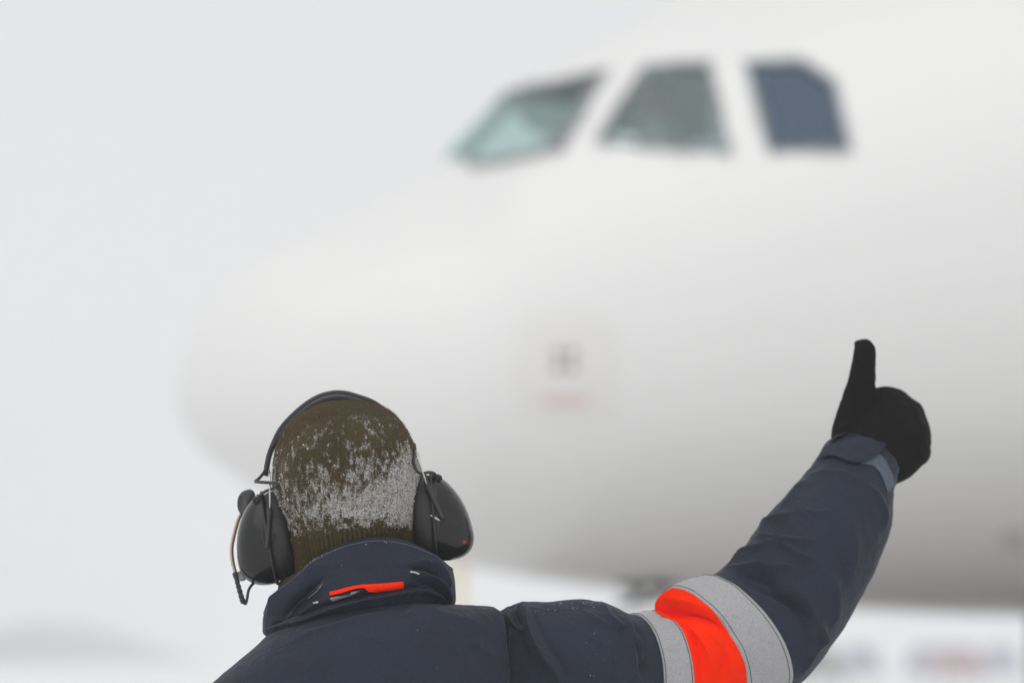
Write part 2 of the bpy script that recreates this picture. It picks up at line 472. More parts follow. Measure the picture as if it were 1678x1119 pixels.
M = dict(
    snow=plain('snow', (0.80, 0.805, 0.82), 0.85, vary=0.04, scale=0.3, bump=0.4, bscale=6),
    apron=ground_mat('wet_asphalt_with_snow', 0.36),
    underlay=ground_mat('dark_underlay_asphalt', -0.02),  # nearly snow-free, so little light bounces up to the belly
    hill=plain('wooded_hill', (0.10, 0.12, 0.14), 0.95, vary=0.5, scale=0.05),
    navy=cloth_mat('navy_shell_fabric', (0.0130, 0.0178, 0.0345), frost=0.3, sheen=0.06),
    navy_rib=cloth_mat('navy_trouser_fabric', (0.030, 0.034, 0.046)),
    orange=cloth_mat('fluorescent_orange_fabric', (1.0, 0.028, 0.0), 0.9, vary=0.04, sheen=0.0, spec=0.0),
    silver=cloth_mat('silver_reflective_tape', (0.345, 0.345, 0.355), 0.5, vary=0.08, sheen=0.0),
    velcro=plain('grey_blue_hook_tape', (0.085, 0.105, 0.14), 0.95, vary=0.75, scale=330, bump=1.0, bscale=700),
    thread=plain('dark_thread', (0.03, 0.03, 0.033), 0.9),
    fleece=cloth_mat('black_fleece', (0.0060, 0.0055, 0.0060), 0.95, weave=1500, vary=0.35, sheen=0.0, spec=0.12),
    lining_pink=plain('frosted_pale_lining', (0.30, 0.25, 0.26), 0.8, vary=0.6, scale=400, bump=1.0, bscale=900),
    knit=knit_mat('olive_knit_wool'),
    wool=plain('brown_wool', (0.050, 0.034, 0.014), 0.95, vary=0.5, scale=120, bump=0.9, bscale=500),
    fuzz=plain('wool_fibre', (0.085, 0.062, 0.027), 0.9),
    rime=plain('rime_snow', (0.62, 0.61, 0.60), 0.7, bump=0.5, bscale=900),
    skin=plain('skin', (0.48, 0.28, 0.20), 0.5, vary=0.08),
    hair=plain('brown_hair', (0.05, 0.03, 0.018), 0.7),
    eye_white=plain('eye_white', (0.75, 0.73, 0.70), 0.25), iris=plain('brown_iris', (0.05, 0.03, 0.02), 0.2), lip=plain('lip', (0.36, 0.15, 0.13), 0.5),
    boot=plain('black_leather', (0.015, 0.015, 0.015), 0.5, bump=0.4, bscale=300),
    cup=plain('black_moulded_plastic', (0.010, 0.010, 0.011), 0.17, spec=0.42, vary=0.25, scale=60, bump=0.05, bscale=900),
    plastic=plain('matt_black_plastic', (0.022, 0.022, 0.024), 0.5, bump=0.15, bscale=700),
    foam=plain('black_cushion_vinyl', (0.018, 0.018, 0.019), 0.55, bump=0.25, bscale=300),
    band=plain('black_headband_leather', (0.030, 0.033, 0.040), 0.42, vary=0.2, scale=90, bump=0.2, bscale=300),
    steel=plain('bright_steel', (0.62, 0.60, 0.56), 0.28, metal=1.0),
    brass=plain('tan_boom_sleeve', (0.55, 0.42, 0.30), 0.45, vary=0.1),
    red=plain('red_mark', (0.30, 0.015, 0.015), 0.5),
    paint=plain('white_aircraft_paint', (0.76, 0.76, 0.755), 0.30, vary=0.015, scale=1.5, coat=0.25),
    plate=plain('bare_panel_paint', (0.735, 0.728, 0.715), 0.30, coat=0.25),
    port=plain('dark_port_metal', (0.035, 0.033, 0.030), 0.5, metal=0.3), orifice=plain('port_grey_metal', (0.20, 0.185, 0.175), 0.5),
    red_print=plain('red_print', (0.66, 0.52, 0.50), 0.5),
    seal=plain('window_seal', (0.24, 0.24, 0.245), 0.6),
    lining=plain('cockpit_lining', (0.70, 0.72, 0.72), 0.8, vary=0.1),
    seat=plain('dark_seat_cloth', (0.13, 0.15, 0.17), 0.9),
    shirt=plain('pale_shirt', (0.84, 0.85, 0.86), 0.8),
    glass=thin_glass('windscreen_glass', (0.92, 0.985, 0.98), 2.2, (0.88, 1.0, 0.985)),
    glass_dark=thin_glass('tinted_side_glass', (0.64, 0.74, 0.86), 2.6, (0.78, 0.89, 1.0)),
    vent=plain('vent_grey_paint', (0.56, 0.55, 0.54), 0.5),
    rubber=plain('tyre_rubber', (0.02, 0.02, 0.02), 0.8),
    alloy=plain('wheel_alloy', (0.45, 0.45, 0.46), 0.4, metal=0.6),
    gear=plain('gear_grey_paint', (0.30, 0.30, 0.31), 0.5),
    car_blue=plain('blue_car_paint', (0.12, 0.18, 0.36), 0.3, coat=0.4),
    car_red=plain('red_car_paint', (0.36, 0.09, 0.11), 0.3, coat=0.4),
    car_green=plain('dark_green_car_paint', (0.05, 0.07, 0.05), 0.3, coat=0.4),
    car_glass=plain('car_glass', (0.03, 0.035, 0.04), 0.1),
    lamp_red=plain('tail_lamp_red', (0.40, 0.02, 0.02), 0.25),
    lamp_clear=plain('headlamp_lens', (0.6, 0.6, 0.6), 0.15),
    yellow=plain('faded_yellow_paint', (0.62, 0.47, 0.10), 0.5, vary=0.1),
)

# ------------------------------------------------------------------ setting
def disc(r, n=96, rings=(0.02, 0.1, 0.3, 0.6, 1.0), cx=0, cy=0, z=0):
    V = [(cx, cy, z)]; F = []
    for q in rings:
        for k in range(n):
            a = 2 * math.pi * k / n
            V.append((cx + r * q * math.cos(a), cy + r * q * math.sin(a), z))
    for k in range(n):
        F.append((0, 1 + k, 1 + (k + 1) % n))
    for i in range(len(rings) - 1):
        for k in range(n):
            a, b = 1 + i * n + k, 1 + i * n + (k + 1) % n
            F.append((a, a + n, b + n, b))
    return V, F

v, f = disc(900)
tag(build('ground', v, f, M['snow'], smooth=False), 'flat snow covered airfield fading into fog', kind='structure')
v, f = disc(62, cy=20, z=0.004)
tag(build('apron', v, f, M['apron'], smooth=False), 'wet dark apron with patches of blown snow', kind='structure')

LY = R(6)
LA, LB = np.array([math.cos(LY), math.sin(LY)]), np.array([math.sin(LY), -math.cos(LY)])
L0 = np.array([-1.7, 20.0])
LV = [(*(L0 + LA * a + LB * (b + 0.5 * math.sin(a * .7 + b))), 0.008) for a in np.linspace(1.8, 40, 22) for b in (-3.3, 0.0, 3.3)]
tag(build('dark_underlay', LV, gfaces(22, 3, False), M['underlay'], smooth=False), 'added dark lane under the airliner', kind='structure')  # out-of-view dark ground strip, added to hold down bounce on the belly

# low wooded hill in the fog, far left
hn, hm = 180, 14
xs = np.linspace(-230, 30, hn); ys = np.linspace(300, 480, hm)
HV = []
for j, yy in enumerate(ys):
    prof = math.sin(math.pi * (j + 0.0) / (hm - 1))
    for i, xx in enumerate(xs):
        e = math.exp(-((xx + 46) / 9.0) ** 2) * 3.6 + math.exp(-((xx + 80) / 22.0) ** 2) * 4.5
        HV.append((xx, yy, -0.3 + prof * (e + 0.8 * float(vnoise(np.array([xx * 0.15, yy * 0.05, 0.5]))) * min(1, e / 3))))
tag(build('hills', HV, gfaces(hm, hn, False), M['hill']), 'low wooded hill dim in the fog', kind='structure')

# ------------------------------------------------------------------ airliner
YAW = R(6)
NOSE = P(287, 640, 20.0)
AFT = np.array([math.cos(YAW), math.sin(YAW), 0]); PORT = np.array([math.sin(YAW), -math.cos(YAW), 0]); UP = np.array([0, 0, 1.0])
def A(s, y, z):                 # aft of nose, to port, up
    return NOSE + np.multiply.outer(s, AFT) + np.multiply.outer(y, PORT) + np.multiply.outer(z, UP)

ZT = np.array([(0, .02), (.015, .16), (.05, .30), (.2, .55), (.35, .69), (.8, .90), (1.05, 1.02), (1.40, 1.20), (1.72, 1.56), (2.2, 1.87), (2.7, 2.12), (3.5, 2.42), (4.5, 2.72), (5.5, 2.92), (6.5, 3.02), (8, 3.06), (22, 3.06)])
ZB = np.array([(0, -.02), (.015, -.11), (.05, -.19), (.15, -.32), (.3, -.44), (.45, -.54), (.9, -.73), (1.48, -.90), (1.95, -.99), (2.5, -1.06), (3.2, -1.12), (4.4, -1.17), (6, -1.18), (22, -1.18)])
WD = np.array([(0, .02), (.015, .13), (.05, .24), (.2, .48), (.5, .78), (1, 1.10), (1.5, 1.35), (2, 1.53), (3, 1.77), (4, 1.89), (5, 1.95), (6, 1.975), (22, 1.975)])
def prof(T, s):
    x, yv = T[:, 0], T[:, 1]
    # monotone cubic through the stations
    h = np.diff(x); d = np.diff(yv) / h
    m = np.zeros(len(x)); m[0], m[-1] = d[0], d[-1]
    for k in range(1, len(x) - 1):
        m[k] = 0 if d[k - 1] * d[k] <= 0 else (h[k - 1] + h[k]) / (h[k - 1] / d[k - 1] + h[k] / d[k])
    i = np.clip(np.searchsorted(x, s) - 1, 0, len(h) - 1)
    t = (s - x[i]) / h[i]
    return (yv[i] * (2 * t**3 - 3 * t**2 + 1) + h[i] * m[i] * (t**3 - 2 * t**2 + t) + yv[i + 1] * (-2 * t**3 + 3 * t**2) + h[i] * m[i + 1] * (t**3 - t**2))

S_ST = np.concatenate([np.array([0, .006, .015, .03, .05, .08, .12, .16, .2, .25, .3, .36, .43, .5]), np.linspace(.6, 6.5, 75), np.linspace(6.8, 21, 30)])
NTH = 96
def hull(inset=0.0, s0=0.0):
    th = np.linspace(0, 2 * math.pi, NTH, endpoint=False)
    G = []
    for s in S_ST:
        if s < s0: continue
        zt, zb, w = prof(ZT, s) - inset, prof(ZB, s) + inset, prof(WD, s) - inset
        zc = zb + (zt - zb) * 0.47
        c, sn = np.cos(th), np.sin(th)
        z = np.where(sn > 0, zc + (zt - zc) * np.sign(sn) * np.abs(sn) ** 0.96, zc + (zc - zb) * np.sign(sn) * np.abs(sn))
        G.append(A(np.full(NTH, s), w * np.sign(c) * np.abs(c) ** 0.96, z))
    return np.array(G)

airliner_loc = A(8.0, 0.0, 0.0) * np.array([1, 1, 0])
airliner = empty('airliner', airliner_loc)
tag(airliner, 'white passenger airliner nose with cockpit windows, out of focus on the snowy apron', 'airliner')

OUT = hull(); INN = hull(0.06, 0.9)
no, ni = len(OUT), len(INN)
HVv = [OUT.reshape(-1, 3), INN.reshape(-1, 3)]
HF = gfaces(no, NTH, True, False) + gfaces(ni, NTH, True, True, no * NTH)
base = no * NTH
HF.append(tuple(range(NTH))[::-1]); HF.append(tuple(base + k for k in range(NTH)))
e0, e1 = (no - 1) * NTH, base + (ni - 1) * NTH
for k in range(NTH):
    HF.append((e0 + k, e0 + (k + 1) % NTH, e1 + (k + 1) % NTH, e1 + k))
HVv = np.concatenate(HVv)
midx = [0] * ((no - 1) * NTH) + [1] * ((ni - 1) * NTH) + [0, 1] + [1] * NTH
skin_bvh = BVHTree.FromPolygons([Vector(q) for q in OUT.reshape(-1, 3)], gfaces(no, NTH))
def on_skin(px, py):
    o = Vector((0, 0, CAM_H)); q = P(px, py, 15.0)
    d = (Vector(q) - o).normalized()
    h = skin_bvh.ray_cast(o, d)
    if h[0] is None:
        h = skin_bvh.find_nearest(Vector(P(px, py, 20.0)))
    return np.array(h[0]), np.array(h[1])
def to_local(p):
    q = p - NOSE
    return np.array([q @ AFT, q @ PORT, q @ UP])
def centre_post(s):
    y = 0.05
    return np.array([s, y, prof(ZT, s) - 0.004])
WIN = [
    ('glass', [centre_post(1.45), centre_post(1.74)] + [to_local(on_skin(*q)[0]) for q in ((911, 141), (984, 122), (950, 181), (915, 240), (872, 250), (828, 259), (784, 267))]),
    ('glass', [to_local(on_skin(*q)[0]) for q in ((985, 229), (1022, 171), (1058, 114), (1107, 110), (1156, 107), (1173, 175), (1189, 244), (1121, 239), (1053, 234))]),
    ('glass_dark', [to_local(on_skin(1227, 105)[0]), to_local(on_skin(1317, 105)[0]), to_local(on_skin(1362, 137)[0]), to_local(on_skin(1388, 242)[0]), to_local(on_skin(1263, 243)[0])]),
]
def grow(L, d):
    c = L.mean(0)
    return np.array([c + (p - c) * (1 + d / np.linalg.norm(p - c)) for p in L])
def shrink(poly, d):
    c = poly.mean(0)
    return np.array([c + (p - c) * (1 - d / np.linalg.norm(p - c)) for p in poly])
cutters, panes = [], []
for side in (1, -1):
    for gl, poly in WIN:
        L = grow(np.array(poly), 0.034)
        L[:, 1] = np.maximum(L[:, 1], 0.045)               # keep the centre post between the two windscreens
        L = L * np.array([1, side, 1])
        Wd = np.array([A(*p) for p in L])
        c = Wd.mean(0)
        n = np.zeros(3)
        for k in range(len(Wd)):
            n += np.cross(Wd[k] - c, Wd[(k + 1) % len(Wd)] - c)
        n /= np.linalg.norm(n)
        if n @ (c - A(L[:, 0].mean(), 0, 0.6)) < 0: n = -n
        m = len(Wd)
        a, b = Wd + n * 0.25, Wd - n * 0.16
        CV = np.concatenate([a, b])
        CF = [tuple(range(m)), tuple(range(2 * m - 1, m - 1, -1))] + [(k, m + k, m + (k + 1) % m, (k + 1) % m) for k in range(m)]
        cutters.append((CV, CF))
        panes.append((gl, Wd, n))
me = bpy.data.meshes.new('fuselage')
me.from_pydata((HVv - airliner_loc).tolist(), [], HF)
me.polygons.foreach_set('material_index', midx)
me.polygons.foreach_set('use_smooth', [True] * len(me.polygons))
me.materials.append(M['paint']); me.materials.append(M['lining'])
bm = bmesh.new(); bm.from_mesh(me); bmesh.ops.recalc_face_normals(bm, faces=bm.faces[:]); bm.to_mesh(me); bm.free()
fus = bpy.data.objects.new('fuselage', me); COL.objects.link(fus); fus.parent = airliner
for CV, CF in cutters:                                  # one opening after another
    cme = bpy.data.meshes.new('cut'); cme.from_pydata((CV - airliner_loc).tolist(), [], CF)
    bm = bmesh.new(); bm.from_mesh(cme); bmesh.ops.recalc_face_normals(bm, faces=bm.faces[:]); bm.to_mesh(cme); bm.free()
    cut = bpy.data.objects.new('cut', cme); COL.objects.link(cut); cut.parent = airliner
    bo = fus.modifiers.new('b', 'BOOLEAN'); bo.operation = 'DIFFERENCE'; bo.object = cut; bo.solver = 'EXACT'
    bpy.context.view_layer.update()
    new = bpy.data.meshes.new_from_object(fus.evaluated_get(bpy.context.evaluated_depsgraph_get()))
    fus.modifiers.clear()
    if len(new.polygons) > 0.8 * len(fus.data.polygons):  # an opening never removes the hull
        fus.data = new
    else:
        print('opening skipped')
    bpy.data.objects.remove(cut)
fus.data.name = 'fuselage'
for wi, (gl, Wd, n) in enumerate(panes):
    Wd = Wd + n * (0.022, 0.012, 0.008)[wi % 3]        # glass nearly flush with the bulging skin
    m = len(Wd)
    inner = shrink(Wd, 0.030)
    # seal: raised rubber frame; pane: glass sheet just behind it
    o1, o2 = Wd + n * 0.004 - n * 0.012, inner - n * 0.004
    VV = np.concatenate([o1, o2, Wd - n * 0.09, inner - n * 0.09])
    FF = []
    for k in range(m):
        j = (k + 1) % m
        FF += [(k, j, m + j, m + k), (m + k, m + j, 3 * m + j, 3 * m + k), (k, 2 * m + k, 2 * m + j, j), (2 * m + k, 3 * m + k, 3 * m + j, 2 * m + j)]
    wobj = build('cockpit_window', VV, FF, M['seal'], airliner, smooth=False)
    pi = shrink(Wd, 0.02)
    pc = pi.mean(0); pi = pi - np.outer((pi - pc) @ n, n) * 0.999
    PV = np.concatenate([pi - n * 0.018, pi - n * 0.030])
    PF = [tuple(range(m)), tuple(range(2 * m - 1, m - 1, -1))] + [(k, m + k, m + (k + 1) % m, (k + 1) % m) for k in range(m)]
    build('pane', PV, PF, M[gl], wobj, smooth=False)

AX = np.array([AFT, PORT, UP])
def abox(s, y, z, hs_, hy, hz, bev=0.0):
    V, F = box_mesh((0, 0, 0), (hs_, hy, hz), bevel=bev)
    return A(V[:, 0] + s, V[:, 1] + y, V[:, 2] + z), F
# cockpit: floor, bulkhead, glareshield, two seats
v, f = merge([abox(2.85, 0, 0.18, 1.5, 1.25, 0.03)]); build('cockpit_floor', v, f, M['lining'], airliner, False)
v, f = merge([abox(4.35, 0, 1.1, 0.03, 1.6, 0.95)]); build('bulkhead', v, f, M['seat'], airliner, False)
v, f = merge([abox(1.72, 0, 0.92, 0.22, 0.95, 0.05, 0.02), abox(1.86, 0, 0.62, 0.06, 0.95, 0.26, 0.01)]); build('glareshield', v, f, M['seat'], airliner, False)
v, f = merge([abox(2.75, 0, 1.93, 0.35, 0.35, 0.03, 0.01)]); build('overhead_panel', v, f, M['lining'], airliner, False)
for side in (1, -1):
    st = build('pilot_seat', *merge([abox(2.86, 0.60 * side, 0.82, 0.26, 0.25, 0.06, 0.03), abox(2.86, 0.60 * side, 0.48, 0.12, 0.12, 0.29, 0.02)]), M['seat'], airliner)
    build('backrest', *abox(3.16, 0.60 * side, 1.20, 0.06, 0.25, 0.36, 0.04), M['seat'], st)
    build('headrest', *abox(3.18, 0.60 * side, 1.62, 0.05, 0.14, 0.09, 0.03), M['seat'], st)

def pilot(side, label, ds, dz):
    y = 0.64 * side
    B = A(2.72, y, 0.0)
    root_base = np.array([B[0], B[1], NOSE[2] + 0.61])
    q = lambda s, yy, z: A(s + ds, y + yy, z + dz)
    parts = [capsule_chain([q(2.9, 0, .72), q(2.92, 0, .95), q(2.9, 0, 1.15)], [.15, .16, .15]),
             capsule_chain([q(2.9, -.17, 1.19), q(2.9, 0, 1.22), q(2.9, .17, 1.19)], [.075, .09, .075]),
             capsule_chain([q(2.88, 0, 1.22), q(2.84, 0, 1.36)], [.065, .06])]
    for k in (-1, 1):
        parts.append(capsule_chain([q(2.9, .20 * k, 1.18), q(2.8, .25 * k, .93), q(2.5, .16 * k, .88), q(2.38, .14 * k, .90)], [.065, .055, .042, .04]))
        parts.append(capsule_chain([q(2.88, .1 * k, .70), q(2.42, .12 * k, .70), q(2.3, .12 * k, .30), q(2.2, .12 * k, .26)], [.09, .075, .055, .05]))
    parts += [ellipsoid(q(2.81, 0, 1.47), (.10, .08, .125), axes=AX), ellipsoid(q(2.705, 0, 1.455), (.025, .016, .025), axes=AX), ellipsoid(q(2.82, .08, 1.46), (.02, .012, .03), axes=AX), ellipsoid(q(2.82, -.08, 1.46), (.02, .012, .03), axes=AX)]
    me = fuse(parts, 0.018, 3, base=root_base)
    me.materials.append(M['shirt'])
    p = link_mesh('person', me, None, None, root_base)
    me.materials.clear(); me.materials.append(M['skin']); me.materials.append(M['shirt']); me.materials.append(M['seat'])
    zs = np.array([pp.center.z for pp in me.polygons]) + root_base[2] - NOSE[2]
    ss = np.array([to_local(np.array(pp.center) + root_base)[0] for pp in me.polygons])
    me.polygons.foreach_set('material_index', [0 if (z - dz > 1.30 or (s - ds < 2.62 and z - dz > .8)) else (1 if z - dz > .74 else 2) for z, s in zip(zs, ss)])
    hv, hf = ellipsoid(q(2.84, 0, 1.505), (.105, .088, .115), axes=AX)
    build('hair', hv, hf, M['hair'], p)
    tag(p, label, 'person')
pilot(1, 'pilot in a pale shirt seated behind the side cockpit window', -.02, .27)
pilot(-1, 'second pilot in a pale shirt seated on the far side of the cockpit', -.22, .27)

# panel with four static ports and red print on the nose flank
def skin_patch(name, poly_px, mat, parent, off=0.004, thick=0.004, sub=6):
    """curved plate lying on the aircraft skin; poly_px = (left, top, right, bottom) rounded rectangle"""
    l, t_, r_, b_ = poly_px
    us = np.linspace(0, 1, sub + 1)
    V, nrm = [], []
    for a in us:
        for bq in us:
            # squircle mapping keeps the corners round
            x, y = 2 * a - 1, 2 * bq - 1
            k = 0.45
            xx = x * math.sqrt(1 - k * y * y / 2); yy = y * math.sqrt(1 - k * x * x / 2)
            p, n = on_skin((l + r_) / 2 + xx * (r_ - l) / 2, (t_ + b_) / 2 + yy * (b_ - t_) / 2)
            if n @ (p - np.array([0, 0, CAM_H])) > 0: n = -n
            V.append(p); nrm.append(n)
    V, nrm = np.array(V), np.array(nrm)
    top, bot = V + nrm * off, V - nrm * thick
    nn = sub + 1
    F = gfaces(nn, nn, False) + gfaces(nn, nn, False, True, nn * nn)
    rim = [i * nn for i in range(nn)] + [(nn - 1) * nn + j for j in range(1, nn)] + [i * nn + nn - 1 for i in range(nn - 2, -1, -1)] + [j for j in range(nn - 2, 0, -1)]
    for k in range(len(rim)):
        a, bq = rim[k], rim[(k + 1) % len(rim)]
        F.append((a, nn * nn + a, nn * nn + bq, bq))
    return build(name, np.concatenate([top, bot]), F, mat, parent, smooth=False)
plate = skin_patch('static_port_plate', (842, 517, 1014, 697), M['plate'], airliner, 0.003, sub=8)
for dx, dy in ((-12, -12), (12, -12), (-12, 12), (12, 12)):
    skin_patch('static_port', (926 + dx - 7, 590 + dy - 7, 926 + dx + 7, 590 + dy + 7), M['orifice'], plate, 0.006, sub=4)
skin_patch('red_marking', (888, 648, 968, 664), M['red_print'], plate, 0.006, sub=4)
# belly probe, mast and flank vent
def probe(name, px, py, ln, mat, label=None):
    p, n = on_skin(px, py)
    if n @ (p - np.array([0, 0, CAM_H])) > 0: n = -n
    path = [p - n * 0.01, p + n * 0.07, p + n * 0.10 - AFT * 0.03, p + n * 0.11 - AFT * ln]
    vv, ff = tube_mesh(catmull(path, 14), np.linspace(0.034, 0.018, 14), 12)
    ev, ef = ellipsoid(p, (0.11, 0.05, 0.03), 12, 20)
    o = build(name, *merge([(vv, ff), (ev, ef)]), mat, airliner)
    return o
probe('pitot_probe', 1045, 958, 0.12, M['port'])
probe('pitot_probe', 1085, 955, 0.12, M['port'])
vent = skin_patch('belly_vent', (1640, 866, 1684, 900), M['vent'], airliner, 0.006, sub=4)
# nose gear
GS = 5.07
GB = A(GS, 0, 0); gz = lambda h: h - NOSE[2]
gear = build('nose_gear', *tube_mesh([A(GS - .05, 0, -1.0), A(GS, 0, gz(1.2)), A(GS + .02, 0, gz(0.85)), A(GS + .03, 0, gz(0.40))], [.10, .10, .075, .06], 16), M['gear'], airliner)
build('drag_strut', *tube_mesh([A(GS + .02, 0, gz(0.9)), A(GS + .75, 0, -1.02)], [.05, .05], 10), M['gear'], gear)
build('axle', *tube_mesh([A(GS + .03, -.32, gz(.39)), A(GS + .03, .32, gz(.39))], [.045, .045], 12), M['gear'], gear)
def wheel_mesh(c, ax, r, w, n=36):
    pr = [(0.55 * r, -w * .42), (0.66 * r, -w * .5), (0.86 * r, -w * .5), (0.97 * r, -w * .34), (r, -w * .1), (r, w * .1), (.97 * r, w * .34), (.86 * r, w * .5), (.66 * r, w * .5), (.55 * r, w * .42)]
    e1 = UP; e2 = np.cross(ax, e1)
    V = []
    for rr, q in pr:
        for k in range(n):
            a = 2 * math.pi * k / n
            V.append(c + ax * q + rr * (math.cos(a) * e1 + math.sin(a) * e2))
    F = gfaces(len(pr), n) + [tuple((len(pr) - 1) * n + k for k in range(n)), tuple(range(n))[::-1]]
    return np.array(V), F
for side in (1, -1):
    c = A(GS + .03, .25 * side, gz(.385))
    wv, wf = wheel_mesh(c, PORT, .385, .22); build('tyre', wv, wf, M['rubber'], gear)
    hv, hf = wheel_mesh(c, PORT, .21, .24, 24); build('rim', hv, hf, M['alloy'], gear)
for side in (1, -1):
    build('gear_door', *abox(GS - .02, .40 * side, gz(1.30), .42, .015, .30, .012), M['port'] if side < 0 else M['gear'], airliner)

# ------------------------------------------------------------------ parked cars and post in the fog behind
def car(name, px, y, heading, mat, label):
    c0 = P(px, 1060, y); loc = np.array([c0[0], y, 0.0])
    ca, sa = math.cos(heading), math.sin(heading)
    X = np.array([ca, sa, 0]); Y = np.array([-sa, ca, 0]); ax = np.array([X, Y, UP])
    T = lambda v: np.asarray(v, float) @ ax + loc
    root = empty(name, loc)
    st = [(-2.1, .62, .45, .72), (-2.02, .74, .30, .86), (-1.3, .82, .22, .93), (-.3, .86, .20, .94), (.9, .86, .20, .92), (1.7, .80, .24, .82), (2.05, .70, .32, .68), (2.12, .58, .42, .60)]
    G = []
    for x, w, zb, zt in st:
        G.append([(x, -w, zb + .08), (x, -w - .02, (zb + zt) / 2), (x, -w + .06, zt), (x, 0, zt + .03), (x, w - .06, zt), (x, w + .02, (zb + zt) / 2), (x, w, zb + .08), (x, 0, zb)])
    G = np.array(G)
    F = gfaces(len(st), 8) + [tuple(range(8))[::-1], tuple((len(st) - 1) * 8 + k for k in range(8))]
    build('body', T(G.reshape(-1, 3)), F, mat, root)
    cb = [(-1.75, .70, .90), (-1.15, .60, 1.40), (.1, .60, 1.45), (1.0, .70, .90)]
    V = []
    for x, w, z in cb:
        V += [(x, -w, z), (x, w, z)]
    V += [(-1.75, -.72, .86), (-1.75, .72, .86), (1.0, -.72, .86), (1.0, .72, .86)]
    F = [(0, 1, 3, 2), (2, 3, 5, 4), (4, 5, 7, 6), (0, 2, 4, 6), (1, 7, 5, 3)]
    build('cabin', T(V), F, mat, root, False)
    for nm, q in (('rear_window', [(-1.70, -.58, .98), (-1.70, .58, .98), (-1.25, .50, 1.34), (-1.25, -.50, 1.34)]), ('windscreen', [(.95, -.6, .96), (.95, .6, .96), (.26, .52, 1.40), (.26, -.52, 1.40)])):
        q = np.array(q); off = np.array([-.03, 0, .03]) if nm == 'rear_window' else np.array([.03, 0, .03])
        build(nm, T(np.concatenate([q + off, q])), [(0, 1, 2, 3), (7, 6, 5, 4), (0, 4, 5, 1), (1, 5, 6, 2), (2, 6, 7, 3), (3, 7, 4, 0)], M['car_glass'], root, False)
    for sd in (-1, 1):
        q = np.array([(-1.45, .70 * sd, .97), (.78, .69 * sd, .97), (.12, .60 * sd, 1.38), (-1.08, .60 * sd, 1.36)])
        off = np.array([0, .03 * sd, 0])
        build('side_window', T(np.concatenate([q + off, q])), [(0, 1, 2, 3), (7, 6, 5, 4), (0, 4, 5, 1), (1, 5, 6, 2), (2, 6, 7, 3), (3, 7, 4, 0)], M['car_glass'], root, False)
        for x in (-1.3, 1.3):
            wv, wf = wheel_mesh(np.zeros(3), np.array([0, 1.0, 0]), .31, .2, 20)
            wh = build('wheel', T(wv + np.array([x, .78 * sd, .31])), wf, M['rubber'], root)
        V, F = box_mesh((2.06, .52 * sd, .62), (.05, .13, .06)); build('headlight', T(V), F, M['lamp_clear'], root, False)
        V, F = box_mesh((-2.06, .55 * sd, .72), (.06, .12, .09)); build('tail_light', T(V), F, M['lamp_red'], root, False)
    tag(root, label, 'car', 'parked cars in the fog')
car('parked_car', 1345, 150, R(80), M['car_green'], 'dark green parked car nearest the raised forearm, blurred in fog')
car('parked_car', 1405, 185, R(95), M['car_blue'], 'blue parked car between the green one and the red one')
car('parked_car', 1515, 180, R(84), M['car_blue'], 'blue parked car left of and overlapping the red car')
car('parked_car', 1562, 165, R(100), M['car_red'], 'red parked car blurred in fog below the airliner')
car('parked_car', 1635, 190, R(90), M['car_blue'], 'blue parked car beside the nose gear, rightmost of the row')
pl = P(752, 960, 70.0)
post = empty('marker_post', (pl[0], pl[1], 0))
V, F = tube_mesh([(pl[0], pl[1], 0), (pl[0], pl[1], 1.4), (pl[0], pl[1], 2.75)], [.10, .085, .07], 12); build('pole', V, F, M['yellow'], post)
V, F = box_mesh((pl[0], pl[1], 2.84), (.14, .10, .09), bevel=.02); build('lamp_head', V, F, M['yellow'], post)
V, F = box_mesh((pl[0], pl[1], .06), (.22, .22, .06), bevel=.02); build('base', V, F, M['gear'], post)
tag(post, 'pale yellow marker post standing far off in the fog beside the jacket collar', 'post')

